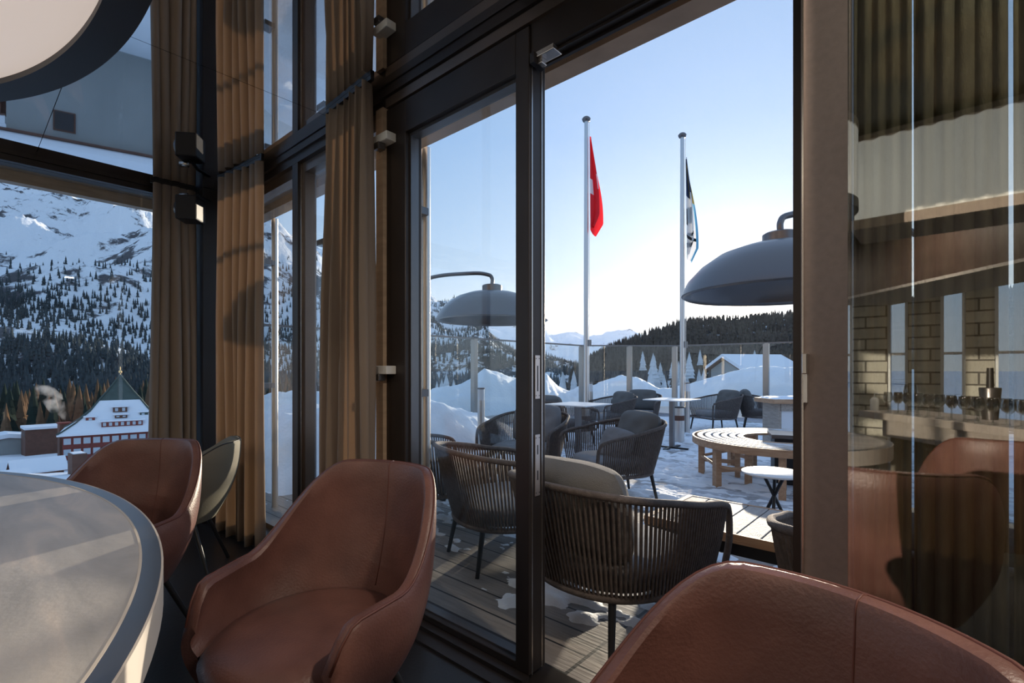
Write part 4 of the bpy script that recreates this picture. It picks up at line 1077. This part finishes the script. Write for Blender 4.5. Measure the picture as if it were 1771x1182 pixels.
def rooty(q): return -hd*q
for (dx, q, zz, w_, h_, mm) in ((0, .50, ze+4.9, 3.0, 1.3, 'brown_wall'), (.2, .62, ze+3.4, 2.6, .8, 'brown_wall'), (0.5, .80, ze+1.4, 8.5, 1.3, 'red_wall'), (-6, .62, ze+2.8, 1.8, 1.1, 'red_wall'), (5.6, .56, ze+3.6, 2.8, 1.0, 'copper_green')):
    yf = -hd*q-.6
    dm = MB().box(dx-w_/2, dx+w_/2, yf, yf+2.8, zz, zz+h_).build('dormer', mm, t)
    MB().prism([(dx-w_/2-.5, yf-.4), (dx+w_/2+.5, yf-.4), (dx+w_/2+.2, yf+3.2), (dx-w_/2-.2, yf+3.2)], zz+h_, zz+h_+.45).build('dormer_roof', 'snow_roof', dm, bevel=.15)
    n_ = max(1, int(w_/1.2))
    for i in range(n_):
        X = dx-w_/2+w_*(i+.5)/n_; MB().box(X-.32, X+.32, yf-.06, yf+.01, zz+.25, zz+h_-.2).build('dormer_pane', 'house_glass', dm)
for i in range(12):
    X = -hw+1+(2*hw-2)*(i+.5)/12
    for j in range(3):
        Z = ze-1.7-j*2.7; f = MB().box(X-.86, X+.86, -hd+.90, -hd+1.02, Z-.95, Z+.95).build('window', 'red_wall', t)
        MB().box(X-.68, X+.68, -hd+.86, -hd+.905, Z-.72, Z+.78).build('pane', 'house_glass', f)
# steam
vm = bpy.data.materials.new('steam'); vm.use_nodes = True; q = vm.node_tree; q.nodes.clear()
vs = N(q, 'ShaderNodeVolumePrincipled'); vs.inputs['Density'].default_value = .05; vs.inputs['Color'].default_value = (.95, .95, .97, 1); vs.inputs['Anisotropy'].default_value = .3
vo_ = N(q, 'ShaderNodeOutputMaterial'); _n = N(q, 'ShaderNodeTexNoise'); _n.inputs['Scale'].default_value = .35; _c = N(q, 'ShaderNodeTexCoord'); q.links.new(_c.outputs['Object'], _n.inputs[0]); _r = N(q, 'ShaderNodeMapRange'); _r.inputs[1].default_value = .45; _r.inputs[2].default_value = .65; _r.inputs[4].default_value = .30; q.links.new(_n.outputs[0], _r.inputs[0]); q.links.new(_r.outputs[0], vs.inputs['Density']); q.links.new(vs.outputs[0], vo_.inputs['Volume']); MT['steam'] = vm
x, y = at(111, 140); pth = []; rad = []
for i in range(22):
    q_ = i/21; pth.append((-1.5*q_-6.5*q_*q_, 0, -13.4+10*q_)); rad.append((.5+3.0*q_)*max(.02, math.sin(PI*(.06+.93*q_)))**.5)
g = MB().tube(pth, rad, 18)
g.v = [tuple(Vector(p)+Vector((noise.noise(Vector(p)*.45), 0, noise.noise(Vector(p)*.45+Vector((9, 0, 0)))))*1.1) for p in g.v]
o = g.build('steam_plume', 'steam', smooth=True, loc=(x, y, 0), rz=R(41.6)); tag(o, 'white steam plume rising from the chimney', 'steam', kind='stuff')
# thin winter haze filling the valley
hm = bpy.data.materials.new('haze'); hm.use_nodes = True; q = hm.node_tree; q.nodes.clear()
vs = N(q, 'ShaderNodeVolumeScatter'); vs.inputs['Density'].default_value = 1.0e-5; vs.inputs['Color'].default_value = (.90, .95, 1, 1); vs.inputs['Anisotropy'].default_value = .55
vo_ = N(q, 'ShaderNodeOutputMaterial'); q.links.new(vs.outputs[0], vo_.inputs['Volume']); MT['haze'] = hm
o = MB().box(-9500, 9500, 14, 13000, -61, 1900).build('valley_haze', 'haze', rz=math.atan2(SA, CA)); tag(o, 'thin cold haze over the valley beyond the terrace', 'haze', kind='stuff')
